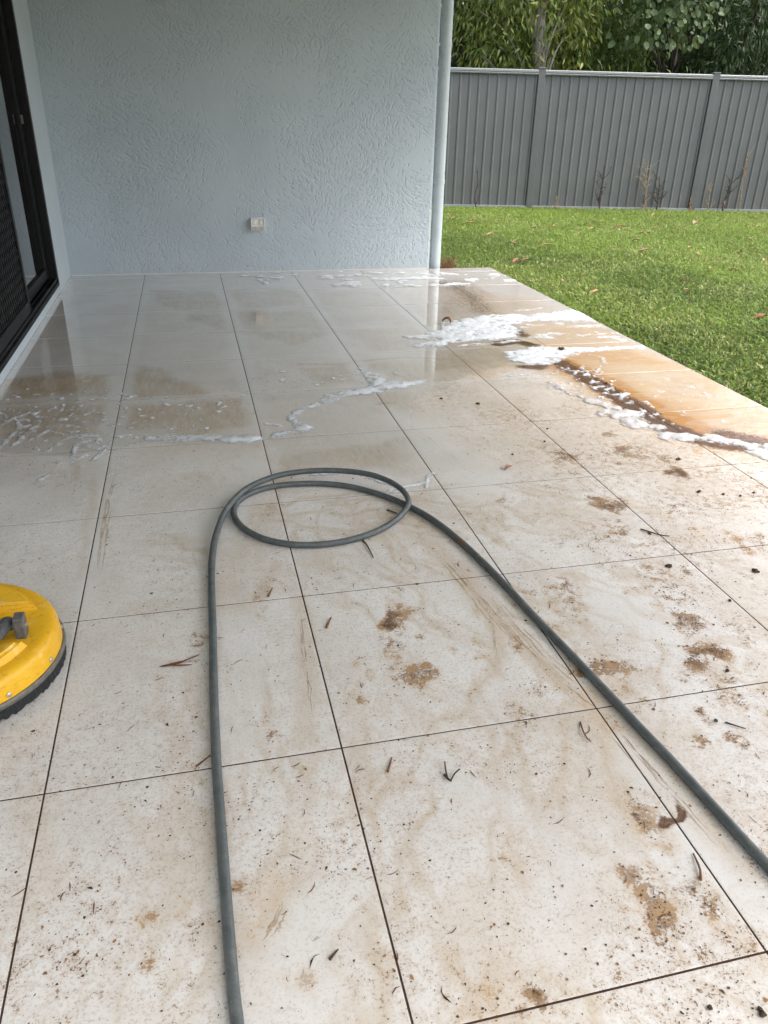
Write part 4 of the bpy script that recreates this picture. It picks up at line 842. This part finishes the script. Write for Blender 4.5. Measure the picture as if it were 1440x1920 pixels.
flecks([(0, 730), (230, 725), (470, 735), (480, 800), (240, 830), (130, 870), (0, 830)], .67, 34, .005, 93)
flecks([(0, 750), (120, 745), (230, 770), (225, 850), (120, 850), (0, 840)], .66, 30, .004, 94)
flecks([(480, 700), (700, 680), (740, 700), (600, 740), (490, 750)], .67, 30, .005, 95)
flecks([(1180, 700), (1300, 690), (1440, 760), (1440, 830), (1330, 815), (1230, 770)], .72, 34, .004, 96)
flecks([(1050, 690), (1110, 690), (1230, 770), (1300, 815), (1200, 790), (1100, 740)], .56, 40, .006, 97)
flecks([(150, 860), (260, 850), (260, 930), (170, 920)], .64, 20, .003, 98)
flecks([(940, 600), (1150, 610), (1180, 640), (1010, 640)], .60, 14, .004, 99, 2.0)
for q in ([(250, 690), (600, 640), (860, 590), (1010, 520)], [(300, 720), (700, 640), (1000, 560)], [(1200, 200), (1290, 260), (1400, 320), (1400, 370)], [(1240, 210), (1340, 270), (1430, 330)], [(930, 175), (1030, 160)], [(900, 272), (1000, 250), (1080, 225)], [(1160, 380), (1210, 370)], [(1040, 440), (1150, 400), (1300, 380)], [(1180, 300), (1300, 320), (1360, 370), (1440, 380)]): foam_line(c4(q), .016, .005, .3, .1, .05, .04)
foam_line([(960, 583), (1010, 578)], .05, .004, .4); foam_line([(490, 583), (700, 581), (860, 577)], .018, .002, .9); foam_line([(700, 578), (1000, 566)], .016, .002, .9)
thr = .0006; on = H > thr; cell = on[:-1, :-1] | on[1:, :-1] | on[:-1, 1:] | on[1:, 1:]
inx = (GX > X0+.004) & (GX < X1-.004) & (GY < Y1-.004) & (GY > Y0); cell &= inx[:-1, :-1] & inx[1:, 1:]
jj, ii = np.nonzero(cell); W_ = GX.shape[1]; q = jj*W_+ii; Fq = np.stack([q, q+1, q+1+W_, q+W_], 1); used, inv = np.unique(Fq, return_inverse=True)
hz = np.where(H > thr, H, -.0006).ravel()[used]+.0004
me = mesh_np('soap_foam', np.stack([GX.ravel()[used], GY.ravel()[used], hz], 1), inv.reshape(-1, 4)); fattr(me, 'dirt', np.clip(DR.ravel()[used], 0, .9)); fattr(me, 'thick', np.clip(H.ravel()[used]/.0095, 0, 1))
link('soap_foam', me, M['foam'], smooth=True, label='white soap foam washed in ragged bands over the wet tiles', cat='foam', kind='stuff')

# ------------------------------------------------------------------ loose things lying on the tiles
def blob(name, c, r, mat, seed, flat=.55, **k):
    """a crumbly clod: a handful of rough lumps fused in one mesh"""
    q = random.Random(seed); bm = bmesh.new(); n = 1 if r < .0085 else 6; el = q.uniform(.6, 1.3)
    for i in range(n):
        rr = r*(.62 if n == 1 else q.uniform(.22, .48)); ox, oy = (0, 0) if n == 1 else (q.gauss(0, .42)*r*el, q.gauss(0, .36)*r)
        ret = bmesh.ops.create_icosphere(bm, subdivisions=2, radius=rr, matrix=Matrix.Translation((ox, oy, rr*.45)))
        for v in ret['verts']: v.co += Vector((q.uniform(-1, 1), q.uniform(-1, 1), q.uniform(-1, 1)))*rr*.20; v.co.z = max(-.0005, v.co.z*(flat+.3))
    me = bpy.data.meshes.new(name); bm.to_mesh(me); bm.free(); return link(name, me, mat, None, False, (c[0], c[1], .0012), **k)
CL = [(897, 758, .014, 'brown mud clod on the tile near the wet edge'), (827, 748, .012, 'small dark mud clod beside the white downpipe reflection'), (1253, 1063, .014, 'dark brown mud clod beside the grey twig'), (1416, 1072, .014, 'black crumbly mud clod near the right edge of the tiles'),
      (1218, 1001, .009, 'round grey pebble touching the grey twig'), (1311, 923, .013, 'largest of a row of dark crumbs on the right-hand tiles'), (1356, 928, .008, 'second dark crumb in a row on the right-hand tiles'), (1388, 931, .008, 'third dark crumb in a row on the right-hand tiles'), (1413, 925, .007, 'last dark crumb in a row, nearest the right edge'),
      (1368, 1127, .0075, 'dark pebble on a tile joint at the right'), (1363, 1259, .008, 'dark pebble below the large muddy boot mark'), (1342, 1353, .007, 'round grey pebble on the right-hand tiles beside hose'), (1271, 862, .012, 'dark clod at the edge of a dark footprint'), (1348, 1572, .0, ''), (1331, 1891, .0065, 'black pebble near the bottom right corner'),
      (961, 853, .007, 'small black crumb near the pink petal'), (1026, 805, .007, 'small black crumb on a far tile right of the hose'), (1021, 829, .008, 'black crumb between two muddy footprints far right'), (1374, 719, .0, ''), (1136, 719, .010, 'dark crumb on the joint beside the mud line'), (1426, 1898, .0088, 'dark clod in the bottom right corner')]
for i_, (u, v, r0_, lab) in enumerate(CL):
    if r0_ > 0: blob('mud_clod', on_floor(u, v), r0_, M['clod'], 200+i_, label=lab, cat='mud clod', group='mud clods on the tiles')
blob('mud_clod', on_floor(1054, 660), .022, M['clod'], 260, .8, label='black clod sitting in the white foam', cat='mud clod', group='mud clods on the tiles').location.z = .012
def twig(pts, r0_, mat, label, fork=None):
    P_ = [on_floor(u, v, r0_+h_) for u, v, h_ in pts]; b_ = MB(); b_.tube(catmull(P_, 5), [r0_*(1-.5*i/(5*(len(P_)-1))) for i in range(5*(len(P_)-1)+1)], 6)
    for fk in fork or []: b_.tube(catmull([on_floor(u, v, r0_*.8+h_) for u, v, h_ in fk], 4), r0_*.55, 5)
    return b_.build('twig', mat, smooth=True, label=label, cat='twig', group='twigs on the tiles')
twig([(1201, 992, .001), (1218, 997, .002), (1238, 1003, .002), (1255, 1005, .0)], .0028, M['twig'], 'thin grey twig lying across a tile joint at right')
twig([(833, 1452, .0), (840, 1460, .002), (847, 1465, .001)], .0030, M['twig'], 'forked dark twig on the middle front tile', [[(840, 1460, .002), (836, 1445, .004), (834, 1428, .006)], [(846, 1462, .001), (853, 1450, .006), (862, 1442, .008)]])
twig([(1360, 1354, 0), (1378, 1360, .002), (1398, 1366, 0)], .0022, M['twig'], 'straight brown twig right of the hose near the right edge')
twig([(1088, 1354, .0), (1094, 1372, .004), (1102, 1386, .001)], .0022, M['rust'], 'small broken brown twig left of the hose crossing', [[(1096, 1376, .003), (1104, 1372, .006)], [(1100, 1384, .001), (1108, 1390, .003)]])
twig([(680, 1013, .0), (688, 1022, .001), (700, 1045, 0)], .0030, M['twig'], 'short curved brown twig just outside the hose loop')
twig([(726, 956, .0), (738, 960, .002), (745, 963, 0)], .0032, M['twig'], 'short black twig inside the hose loop')
twig([(727, 1447, 0), (735, 1420, 0)], .0026, M['rust'], 'short rusty twig below the centre joint')
twig([(612, 1177, 0), (621, 1157, 0)], .0032, M['rust'], 'short rust-brown twig left of the orange stain')
twig([(503, 1118, 0), (511, 1102, 0)], .0028, M['rust'], 'short rust-brown twig beside the left leg of hose')
twig([(368, 1437, 0), (394, 1416, 0)], .0022, M['rust'], 'thin reddish twig touching the left leg of hose')
twig([(618, 1799, 0), (634, 1780, 0)], .0026, M['twig'], 'short grey twig near the bottom, right of the hose')
twig([(1314, 1650, 0), (1312, 1628, .003), (1300, 1600, 0)], .0028, M['rust'], 'upright dark twig in the muddy patch at lower right')
# stained bark scrap, petal
def flat_leaf(name, c, ln, wd_, rot, mat, curl, label, cat, group=None, z=.003, seed=0, tilt=.0):
    q = random.Random(seed); n1 = 7; vs = []; fs = []
    for i in range(n1):
        f_ = i/(n1-1); wv = wd_*math.sin(math.pi*min(1, f_*.96+.02))**.8*(1-.15*f_); bend = math.sin(f_*math.pi)*curl*ln; cvx = (f_-.5)**2*ln*.35
        for s1 in (-1, 0, 1): vs.append(((f_-.5)*ln, s1*wv/2+cvx, bend+(abs(s1))*wd_*curl*1.2+q.uniform(0, .0006)+tilt*(f_-.5)*ln))
    for i in range(n1-1):
        for s1 in range(2): a_ = i*3+s1; fs.append((a_, a_+3, a_+4, a_+1))
    m0 = min(v[2] for v in vs); nb = len(vs); vs = [(x_, y_, z_-m0) for x_, y_, z_ in vs]; vs += [(x_, y_, z_-.0008) for x_, y_, z_ in vs]; fs += [tuple(nb+i for i in reversed(f)) for f in fs[:]]
    me = bpy.data.meshes.new(name); me.from_pydata(vs, [], fs); me.update(); o = link(name, me, mat, None, True, (c[0], c[1], z), label=label, cat=cat, group=group); o.rotation_euler.z = rot; return o
flat_leaf('petal', on_floor(953, 880), .045, .022, .6, M['pinkleaf'], .25, 'tiny pink petal lying on the tile right of the loop', 'petal', z=.002)
flat_leaf('fallen_leaf', on_floor(838, 608), .07, .03, 2.2, M['deadleaf'], .35, 'small red-brown curled leaf stuck in the far foam', 'leaf', z=.012)
for k, (u0, v0, u1, v1, w_) in enumerate(((300, 1253, 352, 1241, .010), (318, 1250, 360, 1249, .006), (345, 1241, 378, 1228, .004))):
    a_, b_ = on_floor(u0, v0), on_floor(u1, v1); flat_leaf('bark_scrap', (a_+b_)/2, float(np.linalg.norm(a_-b_)), w_, math.atan2(b_[1]-a_[1], b_[0]-a_[0]), M['rust'], .04, ['widest of three wet brown bark scraps left of the hose', 'middle-sized wet brown bark scrap left of the hose', 'thinnest wet brown bark scrap, nearest the hose'][k], 'bark', 'bark scraps', z=.0015, seed=k)

# crumbs, trodden flakes and plant shreds, too many to count
def slivers(name, mat, x_, y_, ln, wd_, an, label, cat, tone=None, h_=.0009):
    n = len(x_); c_, s1 = np.cos(an), np.sin(an); cv = nr.uniform(-.25, .25, n)*ln
    P_ = [(-.5*ln, 0*ln, 0), (-.12*ln, wd_/2+cv, .0004), (.22*ln, wd_*.45+cv, .0004), (.5*ln, 0*ln, 0), (.18*ln, -wd_/2+cv, .0004), (-.2*ln, -wd_*.4+cv, .0004)]
    V_ = np.stack([np.stack([x_+p*c_-w*s1, y_+p*s1+w*c_, np.full(n, h_+z_)], 1) for p, w, z_ in P_], 1).reshape(-1, 3)
    me = mesh_np(name, V_, np.arange(n)[:, None]*6+np.array([[0, 5, 4, 3, 2, 1]])); me.flip_normals() if hasattr(me, 'flip_normals') else None
    fattr(me, 'tone', np.repeat(tone if tone is not None else nr.uniform(0, 1, n), 6)); return link(name, me, mat, label=label, cat=cat, kind='stuff')
def pick(n, dens):
    """positions on the dry floor drawn from a density raster"""
    ok = (GX > X0+.01) & (GX < X1-.01) & (GY > -.4) & (GY < 5.2) & ((GX-mc[0])**2+(GY-mc[1])**2 > .29**2)
    w_ = (dens*ok).ravel(); c_ = np.cumsum(w_); k = np.searchsorted(c_, nr.uniform(0, c_[-1], n)); return GX.ravel()[k]+nr.uniform(-RES, RES, n)/2, GY.ravel()[k]+nr.uniform(-RES, RES, n)/2
t = NT('dried_mud_flake'); tn = t.attr('tone'); t.p(Base_Color=t.mix(t.ramp(tn, .35, .95), (.075, .035, .014), (.30, .155, .055)), Roughness=.8); M['flake'] = t.m
drymask = (1-.9*sstep(.45, .75, L['wet']))*(1-.6*L['pale']); clus = sstep(.46, .62, fbm(GX*9, GY*9, 44, 3))
dens = (L['grime']**2.2*1.0*(.25+clus)+.05*clus*(.4+sstep(.9, 2.2, GX)))*drymask
x_, y_ = pick(17000, dens); ln = np.minimum(nr.lognormal(-5.75, .45, len(x_)), .012); slivers('mud_flakes', M['flake'], x_, y_, ln, ln*nr.uniform(.35, .8, len(x_)), nr.normal(1.0, .8, len(x_)), 'trodden brown mud flakes speckling the dry tiles', 'mud')
x_, y_ = pick(650, (.03+L['grime'])*drymask); ln = np.minimum(nr.lognormal(-5.6, .35, len(x_)), .010); slivers('dirt_crumbs', M['clod'], x_, y_, ln, ln*nr.uniform(.5, .9, len(x_)), nr.uniform(0, 6.28, len(x_)), 'fine dark dirt crumbs scattered over the dry tiles', 'dirt', h_=.0016)
x_, y_ = pick(520, (.25+L['grime'])*drymask*sstep(3.4, 2.6, GY)); ln = nr.uniform(.008, .036, len(x_)); slivers('bark_shreds', M['rust'], x_, y_, ln, nr.uniform(.0012, .0026, len(x_)), nr.normal(1.0, .6, len(x_)), 'thin reddish-brown plant shreds scattered over the dry tiles', 'plant litter', h_=.0014)
# dried drag lines: bundles of thin broken ribbons
t = NT('dried_mud_streak'); tn = t.attr('tone'); br_ = t.ramp(t.noise(t.pos(), 12, 4, .65), .34, .62)
t.p(Base_Color=t.mix(tn, (.36, .20, .075), (.50, .35, .20)), Roughness=.6, Alpha=t.math('MULTIPLY', br_, .38)); M['streak'] = t.m
vs = []; fs = []; tones = []
def ribbon(P_, w_, tone):
    n0 = len(vs); N = len(P_)
    for i in range(N):
        d_ = P_[min(i+1, N-1)]-P_[max(i-1, 0)]; d_ = d_/(np.linalg.norm(d_)+1e-9); s1 = np.array([-d_[1], d_[0]])*w_/2*math.sin(math.pi*(i+.3)/(N-.4))
        vs.append((*(P_[i][:2]+s1), .0006)); vs.append((*(P_[i][:2]-s1), .0006)); tones.extend([tone, tone])
    for i in range(N-1): fs.append((n0+2*i, n0+2*i+1, n0+2*i+3, n0+2*i+2))
LINES = [(SM[0][0], .035, 14), (SM[1][0], .012, 4), (SM[3][0], .022, 10), (SM[4][0], .014, 6), (SM[9][0], .02, 6), ([(800, 1015), (900, 1110), (1010, 1230), (1115, 1322)], .03, 12), ([(560, 1130), (572, 1240), (583, 1340)], .014, 5), ([(220, 880), (200, 960), (182, 1070)], .03, 6)]
for P_, wd_, k_ in LINES:
    base_ = [q[:2] for q in catmull([on_floor(u, v) for u, v in P_], 8)]
    for _ in range((k_+1)//2):
        o_ = np.array([rng.gauss(0, wd_*.40), rng.gauss(0, wd_*.40)]); i0 = rng.randrange(0, max(1, len(base_)//2)); i1 = min(len(base_), i0+rng.randrange(8, max(9, len(base_)+4)))
        if i1-i0 > 3: ribbon([b_+o_+np.array([rng.gauss(0, .0015), rng.gauss(0, .0015)]) for b_ in base_[i0:i1]], rng.choice((.0020, .0030, .0045, .0070)), rng.random())
me = mesh_np('mud_streaks', vs, fs); fattr(me, 'tone', tones); link('mud_streaks', me, M['streak'], label='thin brown drag lines of dried mud on the near tiles', cat='mud', kind='stuff')

# ------------------------------------------------------------------ leaves on the lawn
def lawn_at(u, v):
    z_ = -.04
    for _ in range(4): p_ = on_floor(u, v, z_); z_ = float(lawn_z(p_[0], p_[1]))+.012
    return p_, z_
NAMED = [(877, 424, .17, .05, 'tan', 'large tan leaf on the grass nearest the downpipe'), (921, 443, .15, .035, 'tan', 'curled orange leaf on the grass right of the downpipe'), (1115, 552, .10, .04, 'tan', 'yellow leaf on the grass close to the patio edge'), (968, 494, .14, .05, 'brown', 'crumpled brown leaf just past the far patio corner'),
         (983, 493, .11, .05, 'brown', 'second crumpled brown leaf past the far patio corner, to the right'), (1021, 466, .16, .04, 'tan', 'long tan leaf in the middle of the left lawn'), (1425, 600, .12, .05, 'dead', 'orange-brown leaf at the right edge beside the patio'), (1160, 430, .15, .05, 'brown', 'dark brown leaf in the back lawn, second bay of the fence'),
         (1206, 474, .12, .05, 'pink', 'small pinkish leaf on the grass in the centre of the lawn'), (1303, 421, .13, .07, 'pink', 'broad pale pink leaf near the foot of the right fence post')]
MATS = dict(tan=M['tanleaf'], brown=M['brownleaf'], dead=M['deadleaf'], pink=M['pinkleaf'])
for i_, (u, v, l_, w_, mt, lab) in enumerate(NAMED):
    p_, z_ = lawn_at(u, v); flat_leaf('fallen_leaf', p_, l_, w_, rng.uniform(-.6, .9), MATS[mt], .16, lab, 'leaf', 'dry leaves on the lawn', z=z_, seed=i_, tilt=.2)
MORE = [(1128, 419), (1175, 433), (1110, 432), (1215, 439), (1206, 441), (1255, 446), (1318, 427), (1402, 428), (1420, 425), (1405, 450), (1374, 457), (1368, 464), (1412, 468), (1307, 479), (1294, 467), (1310, 488), (1375, 508), (1387, 475), (1353, 489), (1280, 525), (1287, 530), (1282, 544), (1057, 457), (958, 459), (968, 454), (850, 411), (1000, 428), (1040, 425), (1115, 418), (1145, 411), (1163, 403), (1187, 402), (1225, 405), (1250, 409), (1278, 411), (1330, 432), (1345, 425), (1395, 437), (1425, 437), (1430, 445), (905, 407), (935, 412), (985, 410), (1075, 409), (1100, 424), (1190, 455), (1240, 460), (1270, 430), (1355, 405), (1410, 410), (1433, 490), (1330, 505), (1225, 430), (1085, 440)]
for i_, (u, v) in enumerate(MORE):
    p_, z_ = lawn_at(u, v); mt = rng.choice(['tan']*6+['dead', 'dead', 'brown', 'pink', 'pink']); flat_leaf('fallen_leaf', p_, rng.uniform(.05, .12), rng.uniform(.02, .042), rng.uniform(-1.2, 1.2), MATS[mt], rng.uniform(.08, .22), 'one of the many small dry leaves scattered over the lawn', 'leaf', 'dry leaves on the lawn', z=z_, seed=i_+50, tilt=rng.uniform(-.25, .25))

# ------------------------------------------------------------------ dead weeds at the fence
def fence_pt(u, v, off=.10):
    d = ray(u, v); o_ = A_+fn*off; t = ((o_-CAM[:2])@fn)/(d[:2]@fn); return CAM+d*t
def weed(label, u, vtop, vbase, lean, spread, nb, mat, seed, leaves=0, dense=0):
    q = random.Random(seed); b0 = fence_pt(u, vbase); b0[2] = -.03; t0 = fence_pt(u+lean, vtop); hh = t0[2]-b0[2]
    o = empty('dead_weed', tuple(b0), label=label, cat='weed', group='dead weeds along the fence'); st_ = MB()
    ax_ = catmull([b0, b0+(t0-b0)*.35+np.array([q.uniform(-.03, .03), 0, 0]), b0+(t0-b0)*.7+np.array([q.uniform(-.03, .03), 0, 0]), t0], 5); st_.tube(ax_, [.009*(1-.6*i/len(ax_)) for i in range(len(ax_))], 6)
    for k in range(nb):
        p0 = ax_[q.randrange(1, len(ax_)-2)]; an = q.choice((-1, 1))*q.uniform(.3, 1.0); l_ = hh*q.uniform(.12, .40)
        p1 = p0+np.array([math.sin(an)*spread*l_, q.uniform(-.05, .02), l_*.8]); mid = (p0+p1)/2+np.array([q.uniform(-.02, .02), 0, q.uniform(-.02, .02)]); pc = catmull([p0, mid, p1], 3); st_.tube(pc, [.0050*(1-.5*i/len(pc)) for i in range(len(pc))], 4)
        for _ in range(dense):
            c_ = pc[q.randrange(1, len(pc))]; an2 = q.uniform(-2, 2); e_ = c_+np.array([math.sin(an2)*.06, q.uniform(-.02, .02), math.cos(an2)*.06*q.random()]); st_.tube([c_, e_], [.0032, .002], 3)
    ch(o, st_, 'stem', mat)
    for k in range(leaves):
        c_ = ax_[min(len(ax_)-1, int((q.random()**1.6)*len(ax_)*.95))]; l_ = q.uniform(.05, .10); D_ = np.array([[q.uniform(-.6, .6), -.3, -1.0]]); V_, F_, _n = leaf_batch(np.array([c_])-np.array(b0), D_, np.array([[q.uniform(-.5, .5), -1, .2]]), np.array([l_]), np.array([l_*.45]), 'long')
        link('dry_leaf', mesh_np('dry_leaf', V_, F_), M['deadleaf'], o)
weed('single thin dead stalk against the fence, nearest the downpipe', 893, 320, 386, 1, .5, 3, M['darkstem'], 1)
weed('short clump of brown dead leaves just right of the first fence post', 1035, 366, 390, 8, .8, 3, M['drystem'], 2, 4)
weed('dark upright dead stalk with wispy sides in the second fence bay', 1124, 310, 391, 9, .9, 10, M['darkstem'], 3, 0, 3)
weed('tall pale branching dead weed in the middle of the second fence bay', 1212, 302, 391, 4, 1.2, 14, M['drystem'], 4, 0, 3)
weed('bushy dark dead weed beside the tall pale one', 1232, 330, 392, 4, 1.1, 14, M['darkstem'], 5, 0, 4)
weed('small dead leafy stalk at the foot of the right fence post', 1291, 370, 392, 3, .3, 1, M['drystem'], 6, 5)
weed('low pale dead weed right of the right fence post', 1328, 345, 394, 8, .9, 6, M['drystem'], 7, 0, 2)
weed('wispy dark dead weed in the right-hand fence bay', 1355, 335, 395, 14, 1.0, 12, M['darkstem'], 8, 1, 3)
weed('tall dead vine hung with red-brown leaves near the right edge', 1386, 285, 394, 16, .4, 4, M['drystem'], 9, 8)
# brown tuft at the foot of the downpipe
q = random.Random(5); tf = empty('dead_weed', (2.60, 6.27, -.06), label='low brown dead tuft at the foot of the downpipe', cat='weed'); b = MB()
for k in range(70):
    an = q.uniform(0, 6.28); r0_ = q.uniform(0, .05); p0 = np.array([2.62+r0_*math.cos(an), 6.29+r0_*math.sin(an), -.06]); p1 = p0+np.array([q.uniform(-.07, .09), q.uniform(-.05, .05), q.uniform(.06, .16)]); b.tube([p0, (p0+p1)/2+np.array([q.uniform(-.01, .01)]*3), p1], [.003, .0025, .001], 4)
ch(tf, b, 'stem', M['brownleaf'])
